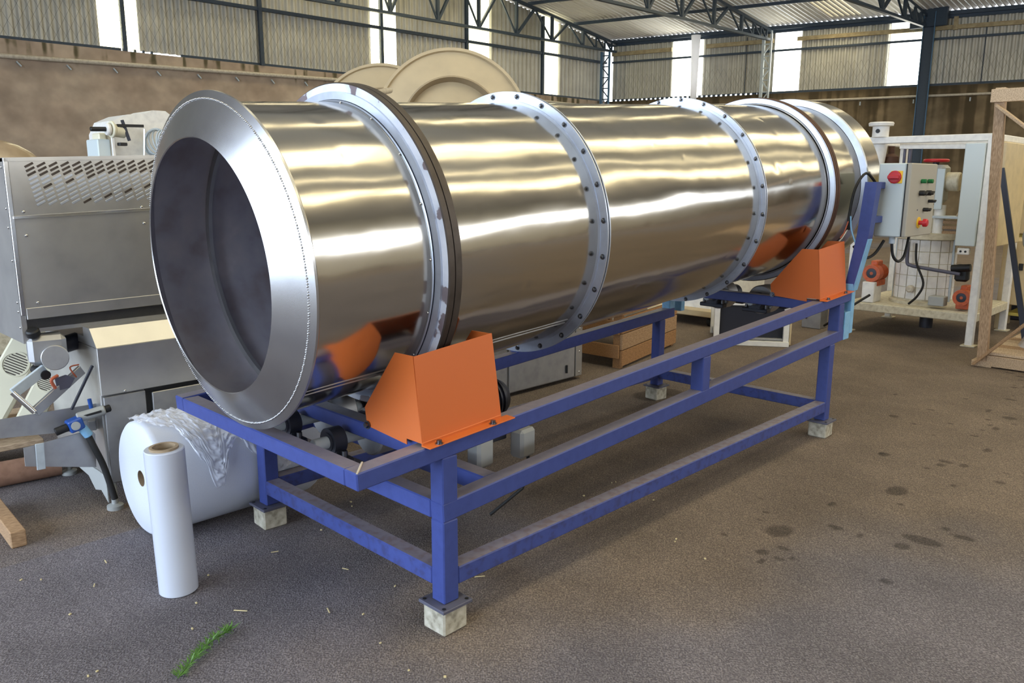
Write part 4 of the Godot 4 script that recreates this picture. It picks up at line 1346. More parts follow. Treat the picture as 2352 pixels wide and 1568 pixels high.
func clutter() -> void:
	# timber lying by the machine
	var p := thing("timber_stack", Vector3(-0.9, 0, -2.5), "low stack of pale planks behind the steel troughs", "planks")
	for x in [-1.25, -0.68]:
		part(p, "bearer", plank(Vector3(x, 0.07, -3.2), Vector3(x, 0.07, -2.76), 0.08, 0.14, 0), M["wood 2"])
	for k in 3:
		part(p, "plank", plank(Vector3(-1.5, 0.155, -2.76 - 0.14 * k), Vector3(-0.45, 0.155, -2.74 - 0.14 * k), 0.125, 0.028, k), M["wood %d" % (k % 3)])
	part(p, "plank", plank(Vector3(-1.5, 0.275, -2.98), Vector3(-0.44, 0.275, -2.88), 0.12, 0.028, 0), M["wood 0"])
	part(p, "bearer", plank(Vector3(-0.9, 0.215, -3.1), Vector3(-0.9, 0.215, -2.75), 0.06, 0.09, 0), M["wood 1"])
	# louvred plastic covers
	vent_cover(Vector3(-0.71, 0.265, -2.745), Vector3(-0.41, 0.70, -2.80), 0.165, "ivory plastic cover with an oval louvre leaning under the hood")
	vent_cover(Vector3(-0.545, 0.23, -2.66), Vector3(-0.33, 0.57, -2.70), 0.12, "smaller ivory plastic cover leaning in front of the louvred one")
	# beam and tube on the floor at the left edge
	solo("timber_beam", B.new().bar(Vector3(-0.80, 0.036, -2.28), Vector3(-0.822, 0.036, -1.745), 0.058, 0.072, Vector3.UP, 0.004), M["wood 2"], "square timber beam lying on the floor at the left edge", "timber beam")
	var tube := B.new().lathe(Vector3(-1.5, 0.062, -2.66), Vector3(1.12, 0, 0.12), [[0.052, 0], [0.062, 0.0], [0.062, 1.08], [0.052, 1.08], [0.052, 0.0]], 28)
	solo("cardboard_tube", tube, M["card tube"], "brown cardboard tube lying on the floor behind the timber beam", "tube")
	# stainless cabinet seen under the drum
	var c := thing("steel_cabinet", Vector3(2.6, 0, -2.3), "low stainless cabinet on the floor behind the blue frame", "cabinet")
	part(c, "body", B.new().lo(Vector3(1.6, 0.02, -2.7), Vector3(3.09, 0.62, -1.97), 0.005), M["stainless dull"])
	part(c, "door", B.new().lo(Vector3(2.29, 0.03, -1.97), Vector3(3.0, 0.61, -1.955), 0.004), M["stainless dull"])
	part(c, "door", B.new().lo(Vector3(1.62, 0.03, -1.97), Vector3(2.26, 0.61, -1.955), 0.004), M["stainless dull"])
	part(c, "side_strip", B.new().lo(Vector3(3.01, 0.03, -1.97), Vector3(3.085, 0.61, -1.952), 0.003), M["stainless sheet"])
	part(c, "hinge", B.new().cyl(Vector3(2.90, 0.075, -1.948), Vector3(2.90, 0.135, -1.948), 0.008, 10), M["black"])
	for y in [0.06, 0.22, 0.31, 0.40]:
		part(c, "screw", B.new().ell(Vector3(3.05, y, -1.952), Vector3(0.008, 0.008, 0.004), 8), M["bright steel"])
	for x in [1.66, 3.03]:
		part(c, "foot", B.new().cyl(Vector3(x, 0, -2.05), Vector3(x, 0.03, -2.05), 0.03, 14), M["rubber"])
	# crate of rough boards behind it
	var w := thing("wooden_crate", Vector3(4.1, 0, -2.3), "rough wooden crate standing behind the blue frame", "crate")
	var yaw := Basis(Vector3.UP, 0.10)
	var o := Vector3(3.545, 0, -1.94)
	var X := Vector3(1.16, 0, -0.24).normalized()
	var Z := Vector3(-0.06, 0, -1).normalized()
	for q in [[0.03, 0.03], [1.13, 0.03], [0.03, 0.72], [1.13, 0.72]]:
		part(w, "corner_post", B.new().bar(o + X * q[0] + Z * q[1], o + X * q[0] + Z * q[1] + Vector3.UP * 0.44, 0.07, 0.05, X), M["wood 3"])
	for k in 3:
		part(w, "board", B.new().bar(o + X * 0.0 + Vector3.UP * (0.085 + 0.135 * k) - Z * 0.012, o + X * 1.18 + Vector3.UP * (0.085 + 0.135 * k) - Z * 0.012, 0.022, 0.128, Vector3.UP, 0.003), M["wood %d" % (2 + (k + 1) % 2)])
	for k in 2:
		part(w, "board", B.new().bar(o - X * 0.012 + Vector3.UP * (0.14 + 0.20 * k), o - X * 0.012 + Z * 0.76 + Vector3.UP * (0.14 + 0.20 * k), 0.022, 0.11, Vector3.UP, 0.003), M["wood 3"])
	for k in 5:
		part(w, "lid_board", B.new().bar(o + Z * (0.05 + 0.16 * k) + Vector3.UP * 0.452 - X * 0.02, o + Z * (0.05 + 0.16 * k) + Vector3.UP * 0.452 + X * 1.19, 0.15, 0.022, Vector3.UP, 0.003), M["wood %d" % [3, 2, 3, 1, 2][k]])
	part(w, "back_board", B.new().bar(o + Z * 0.75 + Vector3.UP * 0.24, o + Z * 0.75 + X * 1.18 + Vector3.UP * 0.24, 0.022, 0.36), M["wood 2"])
	# white framed machine with a dark panel, farther back
	var f := thing("white_framed_unit", Vector3(5.2, 0, -1.6), "white framed unit with a dark panel behind the far end of the frame", "machine")
	var a := Vector3(4.985, 0, -1.935)
	var D := Vector3(0.378, 0, 0.571).normalized()
	var N := Vector3(D.z, 0, -D.x)
	for q in [[0.03, 0.03], [0.655, 0.03], [0.03, 0.6], [0.655, 0.6]]:
		part(f, "post", B.new().bar(a + D * q[0] + N * q[1], a + D * q[0] + N * q[1] + Vector3.UP * 0.42, 0.05, 0.05, N), M["white paint"])
	part(f, "rail", B.new().bar(a + Vector3.UP * 0.025, a + D * 0.68 + Vector3.UP * 0.025, 0.045, 0.045), M["white paint"])
	part(f, "rail", B.new().bar(a + Vector3.UP * 0.40, a + D * 0.68 + Vector3.UP * 0.40, 0.045, 0.045), M["white paint"])
	part(f, "side_plate", B.new().bar(a + D * 0.69 + Vector3.UP * 0.20, a + D * 0.69 + N * 0.6 + Vector3.UP * 0.20, 0.015, 0.36), M["cream paint"])
	part(f, "dark_panel", B.new().bar(a + N * 0.08 + D * 0.06 + Vector3.UP * 0.22, a + N * 0.08 + D * 0.66 + Vector3.UP * 0.22, 0.02, 0.33), M["dark iron"])
	part(f, "deck", B.new().bar(a + N * 0.3 + D * 0.02 + Vector3.UP * 0.06, a + N * 0.3 + D * 0.66 + Vector3.UP * 0.06, 0.55, 0.02), M["stainless dull"])
	# box on castors behind
	var v := thing("white_cabinet", Vector3(6.2, 0, -2.8), "white cabinet on castors standing behind the wooden crate", "cabinet")
	part(v, "body", B.new().lo(Vector3(5.86, 0.16, -3.1), Vector3(6.7, 0.9, -2.32), 0.01), M["white paint"])
	part(v, "base", B.new().lo(Vector3(5.72, 0.10, -3.2), Vector3(6.75, 0.17, -2.35), 0.008), M["cream paint"])
	for q in [[5.80, -2.45], [5.80, -3.1], [6.65, -2.45], [6.65, -3.1]]:
		var wo := part(v, "castor", B.new().cyl(Vector3(q[0], 0.048, q[1] - 0.02), Vector3(q[0], 0.048, q[1] + 0.02), 0.048, 20, 0.005), M["rubber"])
		part(wo, "hub", B.new().cyl(Vector3(q[0], 0.048, q[1] - 0.023), Vector3(q[0], 0.048, q[1] + 0.023), 0.016, 12), M["grey plastic"])
	var sc := thing("steel_pedestal", Vector3(6.5, 0, -1.6), "grey metal pedestal right of the white framed unit", "pedestal")
	part(sc, "column", B.new().lo(Vector3(6.44, 0.0, -1.75), Vector3(6.62, 0.62, -1.55), 0.006), M["stainless dull"])
	part(sc, "switch", B.new().lo(Vector3(6.42, 0.10, -1.74), Vector3(6.44, 0.17, -1.69), 0.004), M["black"])
	part(sc, "cable", B.new().tube(curve([Vector3(6.43, 0.05, -1.5), Vector3(6.3, 0.15, -1.35), Vector3(6.35, 0.30, -1.2), Vector3(6.5, 0.4, -1.1)], 5), 0.012), M["rubber"])


func vent_cover(a: Vector3, b: Vector3, w: float, label: String) -> void:
	var t := thing("vent_cover", a, label, "plastic cover")
	var y := (b - a).normalized()
	var face := Vector3(-0.35, 0.45, 0.85)
	var n := (face - y * face.dot(y)).normalized()
	var x := y.cross(n)
	var l := a.distance_to(b)
	var bs := Basis(x, y, n)
	var m := (a + b) * 0.5
	part(t, "shell", B.new().box(m, Vector3(w, l, 0.04), bs, 0.014), M["ivory"])
	part(t, "rim", B.new().lathe(m + y * l * 0.17 + n * 0.018, n, [[w * 0.40, 0.0], [w * 0.40, 0.006], [w * 0.36, 0.006], [w * 0.36, 0.0]], 32), M["ivory"])
	for k in 9:
		var e := (k - 4) / 4.6
		part(t, "slot", B.new().box(m + y * (l * 0.17 + e * w * 0.36) + n * 0.0205, Vector3(w * 0.64 * sqrt(1.0 - e * e), w * 0.035, 0.003), bs, 0.001), M["tyre steel"])


# ---------------------------------------------------------------- farther back on the left
func behind() -> void:
	# dished plates with a wide rim
	var R := [[Vector3(5.0, 2.10, -5.59), 0.93, "large beige dished plate with a wide rim standing behind the drum"], [Vector3(5.26, 2.12, -7.32), 0.92, "beige dished plate half hidden behind the larger one"]]
	for q in R:
		var c: Vector3 = q[0]
		var ax := Vector3(-0.60, 0.02, 0.80).normalized()
		var r: float = q[1]
		var t := thing("dished_plate", Vector3(c.x, 0, c.z), q[2], "machine cover", "beige dished plates")
		part(t, "rim", B.new().lathe(c, ax, [[r * 0.66, 0.02], [r * 0.95, -0.02], [r * 0.965, 0.02], [r, 0.02], [r, -0.05], [r * 0.9, -0.20], [0.0, -0.24]], 72), M["beige shell"])
		part(t, "step", B.new().lathe(c, ax, [[r * 0.60, -0.12], [r * 0.64, 0.03], [r * 0.66, 0.02]], 64, false, 0.0, TAU, Vector3.BACK, -1.0), M["beige dark"])
		part(t, "dish", B.new().lathe(c, ax, [[0.0, -0.05], [r * 0.3, -0.06], [r * 0.52, -0.09], [r * 0.60, -0.12]], 64, true, 0.0, TAU, Vector3.BACK, -1.0), M["beige shell"])
		part(t, "pedestal", B.new().lo(Vector3(c.x - 0.1, 0, c.z - 0.35), Vector3(c.x + 0.4, c.y - 0.3, c.z - 0.12), 0.01), M["beige dark"])
		if r < 0.925:
			part(t, "shaft_stub", B.new().cyl(Vector3(3.45, 2.36, -5.0), Vector3(3.82, 2.43, -5.25), 0.03, 14, 0.004), M["conduit"])
			part(t, "shaft_bracket", B.new().lo(Vector3(3.40, 0, -5.06), Vector3(3.50, 2.36, -4.96), 0.006), M["beige dark"])
	# white machine with handles and wire
	var w := thing("white_machine", Vector3(1.1, 0, -5.1), "white machine with black handles and coiled wire behind the steel hood", "machine")
	part(w, "body", B.new().prism([Vector2(0.86, 0.0), Vector2(0.86, 1.86), Vector2(0.91, 1.96), Vector2(1.03, 2.015), Vector2(1.17, 2.03), Vector2(1.24, 2.06), Vector2(1.34, 2.06), Vector2(1.42, 2.0), Vector2(1.7, 1.9), Vector2(1.7, 0.0)], Vector3(0, 0, -5.5), Vector3.RIGHT, Vector3.UP, Vector3(0, 0, 0.42)), M["white paint"])
	part(w, "side_box", B.new().lo(Vector3(0.75, 0.0, -5.25), Vector3(0.85, 1.81, -5.0), 0.008), M["panel grey"])
	part(w, "cap", B.new().lo(Vector3(0.78, 1.80, -5.2), Vector3(0.84, 1.86, -5.05), 0.01), M["ivory"])
	part(w, "handle", B.new().cyl(Vector3(0.69, 1.88, -4.95), Vector3(0.83, 1.885, -4.95), 0.018, 14, 0.004), M["black"])
	part(w, "collar", B.new().lathe(Vector3(0.805, 1.885, -4.95), Vector3.RIGHT, [[0, 0], [0.045, 0.0], [0.05, 0.012], [0.045, 0.03], [0, 0.03]], 24), M["white paint"])
	part(w, "drum", B.new().cyl(Vector3(0.86, 1.88, -4.96), Vector3(0.96, 1.87, -4.98), 0.05, 24, 0.01), M["ivory"])
	part(w, "drum_flange", B.new().cyl(Vector3(0.84, 1.885, -4.955), Vector3(0.862, 1.885, -4.957), 0.065, 24, 0.006), M["ivory"])
	part(w, "post", B.new().bar(Vector3(0.857, 0.0, -4.97), Vector3(0.857, 1.84, -4.97), 0.022, 0.02), M["white paint"])
	part(w, "slide_bar", B.new().bar(Vector3(0.885, 1.915, -4.93), Vector3(1.09, 1.92, -4.93), 0.02, 0.022), M["black"])
	part(w, "slide_bar", B.new().bar(Vector3(0.93, 1.96, -4.94), Vector3(0.97, 1.80, -4.93), 0.02, 0.024), M["dark iron"])
	part(w, "latch", B.new().lo(Vector3(0.89, 1.76, -4.98), Vector3(0.95, 1.785, -4.92), 0.004), M["black"])
	for k in 7:
		var cc := []
		for i in 25:
			var t := TAU * i / 24.0
			cc.append(Vector3(1.18 + 0.075 * cos(t) + 0.012 * k, 1.80 + 0.10 * sin(t) + 0.006 * sin(k * 2.1), -4.98 + 0.05 * sin(t + k * 0.9) + 0.01 * k))
		part(w, "wire_coil", B.new().tube(cc, 0.007, 6, false), M["pale steel"])
	part(w, "wire_tray", B.new().lo(Vector3(1.06, 1.62, -5.06), Vector3(1.36, 1.66, -4.86), 0.004), M["pale steel"])
	part(w, "guide_rod", B.new().bar(Vector3(1.07, 1.66, -4.92), Vector3(1.09, 1.90, -4.92), 0.012, 0.012), M["bright steel"])
	# rounded hood of something at the left edge
	var d := thing("domed_cover", Vector3(0.3, 0, -6.2), "brownish translucent domed cover behind the steel hood at the left edge", "machine cover")
	part(d, "dome", B.new().ell(Vector3(0.30, 1.35, -6.2), Vector3(0.48, 0.48, 0.4), 28), M["dome plastic"])
	part(d, "strip", B.new().bar(Vector3(0.58, 1.66, -5.88), Vector3(0.66, 1.45, -5.84), 0.05, 0.02), M["white paint"])
	part(d, "stand", B.new().lo(Vector3(0.0, 0, -6.45), Vector3(0.6, 1.3, -5.95), 0.02), M["dirty white"])


# ---------------------------------------------------------------- the white process skid on the right
func skid() -> void:
	var t := thing("process_skid", Vector3(7.0, 0, -0.75), "white tubular process skid with a tank, pumps and a panel behind the control box", "machine")
	var Wp: Material = M["white paint"]
	var x := 6.57
	for q in [[x, -0.20], [x, -1.33], [7.7, -0.20], [7.7, -1.33]]:
		part(t, "post", B.new().bar(Vector3(q[0] + 0.03, 0.0, q[1]), Vector3(q[0] + 0.03, 1.915, q[1]), 0.065, 0.065, Vector3.BACK, 0.006), Wp)
		part(t, "foot_plate", B.new().lo(Vector3(q[0] - 0.03, 0, q[1] - 0.06), Vector3(q[0] + 0.09, 0.014, q[1] + 0.06), 0.003), M["dirty white"])
	for xx in [x + 0.03, 7.73]:
		part(t, "top_beam", B.new().bar(Vector3(xx, 1.89, -1.36), Vector3(xx, 1.89, -0.17), 0.06, 0.065, Vector3.UP, 0.006), Wp)
		part(t, "base_beam", B.new().bar(Vector3(xx, 0.265, -1.36), Vector3(xx, 0.265, -0.17), 0.06, 0.08, Vector3.UP, 0.006), M["dirty white"])
	for zz in [-0.20, -1.33]:
		part(t, "top_beam", B.new().bar(Vector3(x + 0.06, 1.89, zz), Vector3(7.7, 1.89, zz), 0.06, 0.06, Vector3.UP, 0.006), Wp)
		part(t, "base_beam", B.new().bar(Vector3(x + 0.06, 0.265, zz), Vector3(7.7, 0.265, zz), 0.06, 0.08, Vector3.UP, 0.006), M["dirty white"])
	part(t, "deck", B.new().lo(Vector3(x + 0.04, 0.295, -1.32), Vector3(7.7, 0.31, -0.2), 0.002), M["dirty white"])
	part(t, "hanger_bar", B.new().bar(Vector3(x + 0.14, 1.835, -1.02), Vector3(x + 0.14, 1.82, -0.36), 0.03, 0.05), Wp)
	part(t, "drain", B.new().cyl(Vector3(6.9, 0.08, -0.68), Vector3(6.9, 0.25, -0.68), 0.06, 18), M["dark iron"])
	# tall panel on the right
	part(t, "panel_box", B.new().lo(Vector3(x - 0.03, 0.925, -0.40), Vector3(x + 0.16, 1.84, -0.235), 0.006), M["panel grey"])
	part(t, "side_cabinet", B.new().lo(Vector3(x + 0.10, 0.92, -0.235), Vector3(7.5, 1.85, -0.10), 0.008), M["cream paint"])
	var sk := part(t, "socket_box", B.new().lo(Vector3(x - 0.02, 0.845, -0.375), Vector3(x + 0.04, 0.905, -0.275), 0.006), Wp)
	for dz in [-0.345, -0.305]:
		part(sk, "socket_hole", B.new().cyl(Vector3(x - 0.024, 0.875, dz), Vector3(x - 0.018, 0.875, dz), 0.010, 12), M["black"])
	part(t, "hook", B.new().lo(Vector3(x - 0.02, 1.80, -0.30), Vector3(x, 1.84, -0.285), 0.003), M["black"])
	# tiled tank
	var c := Vector3(7.02, 0.31, -0.78)
	var tk := part(t, "tank", B.new().lathe(c, Vector3.UP, [[0.30, 0], [0.30, 0.03], [0.268, 0.04], [0.268, 0.64], [0.33, 0.645], [0.33, 0.70], [0.10, 0.70], [0.10, 0.92], [0.13, 0.925], [0.13, 0.96], [0, 0.96]], 40), M["dirty white"])
	for i in 9:
		for k in 5:
			var a0 := -0.55 + (PI * 0.98) * i / 9.0
			var tb_ := B.new().lathe(c, Vector3.UP, [[0.266, 0.055 + 0.117 * k], [0.274, 0.058 + 0.117 * k], [0.274, 0.165 + 0.117 * k], [0.266, 0.168 + 0.117 * k]], 3, false, a0 + 0.012, a0 + PI * 0.98 / 9.0 - 0.012, Vector3.BACK)
			part(tk, "tile", tb_, Wp)
	for zz in [-1.035, -0.515]:
		part(t, "tie_rod", B.new().cyl(Vector3(6.95, 0.31, zz), Vector3(6.95, 1.0, zz), 0.014, 10), M["pale steel"])
	part(t, "riser", B.new().cyl(Vector3(6.9, 1.0, -0.66), Vector3(6.9, 1.28, -0.66), 0.05, 20), Wp)
	part(t, "shelf", B.new().lo(Vector3(6.8, 1.155, -0.70), Vector3(7.0, 1.18, -0.46), 0.004), M["pale steel"])
	# gear valve with red wheel
	part(t, "gear_body", B.new().lo(Vector3(6.85, 1.30, -0.83), Vector3(7.05, 1.66, -0.64), 0.03), M["grey plastic"])
	part(t, "gear_plate", B.new().lo(Vector3(6.83, 1.24, -0.70), Vector3(6.85, 1.62, -0.63), 0.004), M["panel grey"])
	part(t, "gear_motor", B.new().cyl(Vector3(6.95, 1.50, -0.66), Vector3(6.95, 1.50, -0.52), 0.09, 24, 0.01), M["dirty white"])
	var hw := []
	for i in 25:
		hw.append(Vector3(6.95 + 0.10 * cos(TAU * i / 24.0), 1.70, -0.755 + 0.10 * sin(TAU * i / 24.0)))
	var wh := part(t, "hand_wheel", B.new().tube(hw, 0.016, 8, false), M["red plastic"])
	for i in 3:
		var a := TAU * i / 3.0 + 0.4
		part(wh, "spoke", B.new().cyl(Vector3(6.95, 1.69, -0.755), Vector3(6.95 + 0.1 * cos(a), 1.70, -0.755 + 0.1 * sin(a)), 0.011, 8), M["red plastic"])
	part(wh, "hub", B.new().cyl(Vector3(6.95, 1.64, -0.755), Vector3(6.95, 1.71, -0.755), 0.03, 14), M["dark iron"])
	for i in 4:
		part(t, "board", B.new().bar(Vector3(6.86, 1.16 + 0.02 * i, -0.50 + 0.035 * i), Vector3(6.86, 1.45 - 0.05 * i, -0.38 + 0.02 * i), 0.012, 0.055, Vector3.RIGHT, 0.002), M["wood %d" % (i % 2)])
	for i in 3:
		part(t, "batten", B.new().bar(Vector3(6.9, 1.02 + 0.05 * i, -0.64), Vector3(6.9, 1.02 + 0.05 * i, -0.42), 0.05, 0.03), M["wood 2"])
	# inlet pipe with flange, brown valve
	part(t, "inlet_pipe", B.new().lathe(Vector3(x + 0.03, 1.92, -1.175), Vector3.UP, [[0.075, 0.0], [0.075, 0.10], [0.11, 0.105], [0.115, 0.13], [0.105, 0.14], [0.05, 0.14]], 28), Wp)
	part(t, "inlet_port", B.new().cyl(Vector3(x - 0.05, 1.975, -1.175), Vector3(x - 0.04, 1.975, -1.175), 0.02, 14), M["black"])
	part(t, "inlet_leg", B.new().lathe(Vector3(x + 0.1, 1.5, -1.20), Vector3.UP, [[0.04, 0.0], [0.06, 0.2], [0.075, 0.36]], 20, true), Wp)
	part(t, "brown_valve", B.new().lathe(Vector3(6.8, 1.52, -1.13), Vector3.UP, [[0.03, 0.0], [0.035, 0.15], [0.08, 0.16], [0.07, 0.22], [0.03, 0.25], [0.03, 0.32]], 16), M["rusty edge"])
	part(t, "side_rods", B.new().cyl(Vector3(6.85, 1.3, -1.02), Vector3(6.85, 1.85, -1.02), 0.014, 10).cyl(Vector3(6.85, 1.3, -0.97), Vector3(6.85, 1.85, -0.97), 0.018, 10), M["plate"])
	# conduit pipes and cable in front of the tank
	part(t, "conduit", B.new().tube(curve([Vector3(6.66, 0.93, -0.845), Vector3(6.66, 0.74, -0.835), Vector3(6.66, 0.705, -0.80), Vector3(6.66, 0.69, -0.70), Vector3(6.66, 0.655, -0.36)], 5), 0.017, 10), M["plate"])
	part(t, "cable", B.new().tube(curve([Vector3(6.64, 0.92, -0.76), Vector3(6.63, 0.74, -0.74), Vector3(6.63, 0.55, -0.66), Vector3(6.63, 0.42, -0.70), Vector3(6.65, 0.33, -0.78)], 6), 0.011), M["rubber"])
	part(t, "junction_box", B.new().lo(Vector3(6.62, 0.34, -0.60), Vector3(6.74, 0.43, -0.46), 0.006), M["grey plastic"])
	part(t, "sensor", B.new().lathe(Vector3(6.74, 0.47, -0.80), Vector3(-1, 0, 0), [[0.035, 0], [0.035, 0.05], [0.02, 0.06], [0, 0.06]], 18), M["conduit"])
	# pumps
	pump(t, Vector3(6.62, 0.60, -1.15), 0.085)
	pump(t, Vector3(6.62, 0.44, -0.315), 0.075)
	part(t, "pump_seat", B.new().lo(Vector3(6.6, 0.31, -1.22), Vector3(6.8, 0.515, -1.10), 0.006), Wp)
	part(t, "pump_valve", B.new().lo(Vector3(6.7, 0.58, -0.42), Vector3(6.78, 0.74, -0.30), 0.02).cyl(Vector3(6.68, 0.70, -0.44), Vector3(6.68, 0.72, -0.28), 0.035, 16), M["black"])


func pump(t: Node3D, p: Vector3, r: float) -> void:
	var b := B.new().lathe(p, Vector3.RIGHT, [[0.0, 0.006], [r * 0.55, 0.006], [r * 0.62, 0.0], [r, 0.0], [r * 1.03, 0.02], [r, 0.10], [r * 0.85, 0.11], [r * 0.85, 0.26], [0, 0.28]], 28)
	for k in 7:
		b.lathe(p + Vector3(0.115 + 0.02 * k, 0, 0), Vector3.RIGHT, [[r * 0.8, 0], [r * 0.98, 0], [r * 0.98, 0.007], [r * 0.8, 0.007]], 24)
	b.lo(p + Vector3(0.06, r * 0.8, -r * 0.4), p + Vector3(0.2, r * 1.45, r * 0.4), 0.008)
	b.lo(p + Vector3(0.04, -r * 1.5, -r * 0.7), p + Vector3(0.24, -r * 0.8, r * 0.7), 0.006)
	var o := part(t, "pump_motor", b, M["motor orange"])
	part(o, "fan_grille", B.new().lathe(p + Vector3(0.004, 0, 0), Vector3.LEFT, [[r * 0.6, 0], [r * 0.2, 0.002]], 24), M["dark iron"])


# ---------------------------------------------------------------- open crate at the right edge
func crate_frame() -> void:
	var t := thing("crate_frame", Vector3(6.3, 0, 0.7), "tall open crate of pale timber posts and braces at the right edge", "crate")
	var up: Material = M["wood upright"]
	part(t, "post", B.new().bar(Vector3(5.78, 0.0, 0.125), Vector3(5.78, 2.215, 0.028), 0.075, 0.055, Vector3.RIGHT, 0.004), up)
	part(t, "post", B.new().bar(Vector3(5.78, 0.0, 1.75), Vector3(5.78, 2.215, 1.70), 0.075, 0.055, Vector3.RIGHT, 0.004), up)
	part(t, "post", B.new().bar(Vector3(7.0, 0.0, 1.75), Vector3(7.0, 2.215, 1.70), 0.075, 0.055, Vector3.RIGHT, 0.004), up)
	part(t, "top_plank", B.new().bar(Vector3(5.74, 2.165, -0.03), Vector3(5.74, 2.165, 1.8), 0.022, 0.10, Vector3.UP, 0.003), M["wood 0"])
	part(t, "top_rail", B.new().bar(Vector3(5.74, 2.20, 0.03), Vector3(7.0, 2.20, 0.03), 0.07, 0.05, Vector3.UP, 0.003), M["wood 0"])
	part(t, "brace", B.new().bar(Vector3(5.735, 2.09, 0.02), Vector3(5.735, 0.85, 1.55), 0.022, 0.10, Vector3.RIGHT, 0.003), M["wood 1"])
	part(t, "brace", B.new().bar(Vector3(5.735, 0.02, 0.075), Vector3(5.735, 1.30, 1.20), 0.022, 0.10, Vector3.RIGHT, 0.003), M["wood 2"])
	part(t, "base_plank", B.new().bar(Vector3(5.76, 0.055, 0.16), Vector3(5.76, 0.055, 1.8), 0.022, 0.09, Vector3.UP, 0.003), M["wood 1"])
	part(t, "foot_block", B.new().lo(Vector3(5.74, 0.0, 0.05), Vector3(5.90, 0.05, 0.20), 0.004), M["wood 1"])
	for k in 8:
		part(t, "deck_board", B.new().bar(Vector3(5.84 + 0.15 * k, 0.113, 0.13), Vector3(5.84 + 0.15 * k, 0.113, 1.8), 0.135, 0.022, Vector3.UP, 0.003), M["wood %d" % (k % 3)])
	for zz in [0.2, 1.0, 1.75]:
		part(t, "bearer", B.new().bar(Vector3(5.78, 0.05, zz), Vector3(7.05, 0.05, zz), 0.08, 0.10), M["wood 2"])
	# what stands in it and behind it
	var wv := thing("wrapped_machine", Vector3(6.35, 0.124, 0.6), "grey machine part wrapped in clear plastic inside the open crate", "machine")
	part(wv, "housing", B.new().ell(Vector3(6.4, 1.05, 0.62), Vector3(0.42, 0.30, 0.45), 28), M["grey plastic"])
	part(wv, "stand", B.new().lo(Vector3(6.25, 0.124, 0.45), Vector3(6.6, 0.9, 0.85), 0.02), M["grey plastic"])
	part(wv, "skirt", B.new().lathe(Vector3(6.4, 0.124, 0.62), Vector3.UP, [[0.38, 0.0], [0.33, 0.10], [0.34, 0.2], [0.20, 0.33]], 22, true), M["clear film"])
	var cc := thing("cream_cabinet", Vector3(7.9, 0, -0.1), "cream cabinet standing behind the open crate", "cabinet")
	part(cc, "lower_body", B.new().lo(Vector3(7.82, 0.26, -0.30), Vector3(8.4, 0.92, 0.05), 0.008), M["cream paint"])
	part(cc, "latch", B.new().lo(Vector3(7.805, 0.62, -0.14), Vector3(7.82, 0.69, -0.10), 0.003), M["black"])
	part(cc, "lower_shelf", B.new().lo(Vector3(7.82, 0.15, -0.2), Vector3(8.4, 0.18, 0.05), 0.003), M["yellow paint"])
	for q in [[7.85, -0.05], [7.85, -0.28], [8.27, 0.02], [8.27, -0.28]]:
		part(cc, "leg", B.new().lo(Vector3(q[0] - 0.02, 0, q[1] - 0.02), Vector3(q[0] + 0.02, 0.27, q[1] + 0.02), 0.003), M["cream paint"])
	var ym := thing("yellow_machine", Vector3(8.9, 0, 0.3), "pale yellow machine housing behind the open crate at the right edge", "machine")
	part(ym, "housing", B.new().lo(Vector3(8.5, 0.42, -0.45), Vector3(9.6, 1.92, 1.6), 0.02), M["yellow paint"])
	part(ym, "front_cover", B.new().lo(Vector3(8.46, 0.95, -0.42), Vector3(8.5, 1.90, -0.12), 0.01), M["cream paint"])
	part(ym, "base", B.new().lo(Vector3(8.55, 0.0, -0.4), Vector3(9.6, 0.42, 1.6), 0.01), M["dark iron"])
	var kb := B.new()
	for i in 5:
		var a := TAU * i / 5.0
		kb.cyl(Vector3(8.42, 1.735, -0.16), Vector3(8.42, 1.735 + 0.07 * sin(a), -0.16 + 0.07 * cos(a)), 0.028, 12, 0.006)
	kb.cyl(Vector3(8.46, 1.735, -0.16), Vector3(8.40, 1.735, -0.16), 0.03, 14)
	part(ym, "star_knob", kb, M["black"])
	part(ym, "bolt", B.new().cyl(Vector3(8.44, 1.37, -0.14), Vector3(8.50, 1.37, -0.14), 0.02, 12), M["bright steel"])
	solo("steel_strut", B.new().bar(Vector3(6.60, 1.62, -0.105), Vector3(6.60, 0.135, 0.24), 0.045, 0.03, Vector3.RIGHT), M["dark iron"], "dark steel strut leaning inside the open crate", "strut")


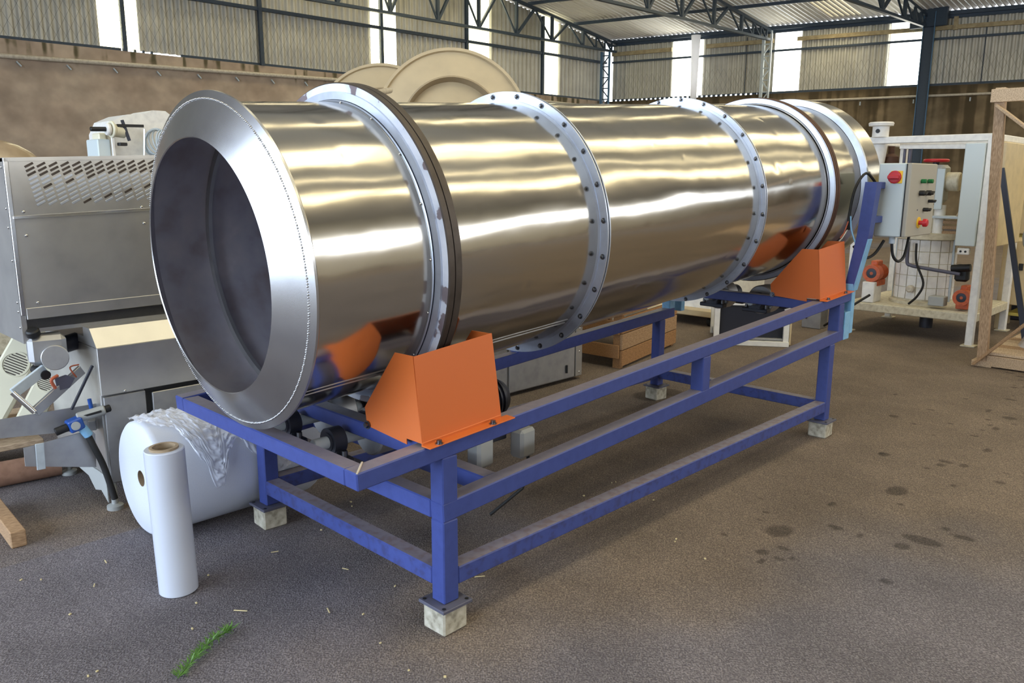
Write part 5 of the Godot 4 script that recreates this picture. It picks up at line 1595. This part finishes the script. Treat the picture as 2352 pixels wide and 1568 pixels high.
# ---------------------------------------------------------------- small things on the floor
func litter() -> void:
	var t := thing("green_sprig", Vector3(-0.63, 0.0, -0.46), "green leafy sprig lying on the floor in front of the film roll", "sprig")
	var pts := curve([Vector3(-0.745, 0.006, -0.385), Vector3(-0.66, 0.012, -0.445), Vector3(-0.58, 0.016, -0.492), Vector3(-0.503, 0.010, -0.522)], 8)
	part(t, "stem", B.new().tube(pts, 0.0022, 5), M["stem"])
	var leaves := B.new()
	for i in 330:
		var f := rng.randf() * (pts.size() - 1.01)
		var p: Vector3 = (pts[int(f)] as Vector3).lerp(pts[int(f) + 1], f - int(f))
		var along := Vector3(0.85, 0.0, -0.5)
		var d := (along * rng.randf_range(0.1, 0.6) + Vector3(rng.randf_range(-1, 1), rng.randf_range(-0.1, 0.7), rng.randf_range(-1, 1)).normalized() * 1.0).normalized()
		var l := rng.randf_range(0.018, 0.040)
		var sd := d.cross(Vector3(0.1, 1, 0.2)).normalized() * rng.randf_range(0.0012, 0.0024)
		var mid := p + d * l * 0.5 + Vector3.UP * 0.002
		var tip := p + d * l
		tip.y = maxf(tip.y, 0.002)
		var nn := d.cross(sd).normalized()
		leaves.tri(p, mid + sd, mid - sd, nn, nn, nn)
		leaves.tri(mid - sd, mid + sd, tip, nn, nn, nn)
	var lo_ := part(t, "foliage", leaves, M["leaf"])
	lo_.set_meta("kind", "stuff")
	# straws and pale chips
	var b := B.new()
	for q in [[-0.42, -0.62, 0.05, 0.9], [-0.86, -0.36, 0.05, 0.3], [-0.20, -0.40, 0.035, 1.9], [0.02, -0.62, 0.03, 1.2], [-0.10, -0.95, 0.03, 0.4], [-0.62, -1.35, 0.03, 1.7], [0.35, -0.2, 0.04, 0.6], [-0.72, -1.18, 0.025, 2.0]]:
		var p := Vector3(q[0], 0.004, q[1])
		var d: Vector3 = Vector3(cos(q[3]), 0.0, sin(q[3])) * q[2] * 0.5
		b.bar(p - d, p + d, 0.004, 0.003, Vector3.UP, 0.0005)
	for i in 46:
		var x := rng.randf_range(-1.0, 1.6)
		var z := rng.randf_range(-1.7, 0.4)
		if z < -1.2 and x > -0.46:
			continue
		b.box(Vector3(x, 0.003, z), Vector3(rng.randf_range(0.004, 0.011), 0.005, rng.randf_range(0.004, 0.009)), Basis(Vector3.UP, rng.randf() * 3.0), 0.001)
	solo("litter", b, M["straw"], "scattered straw bits and pale chips on the floor around the rolls", "litter", "", "stuff")
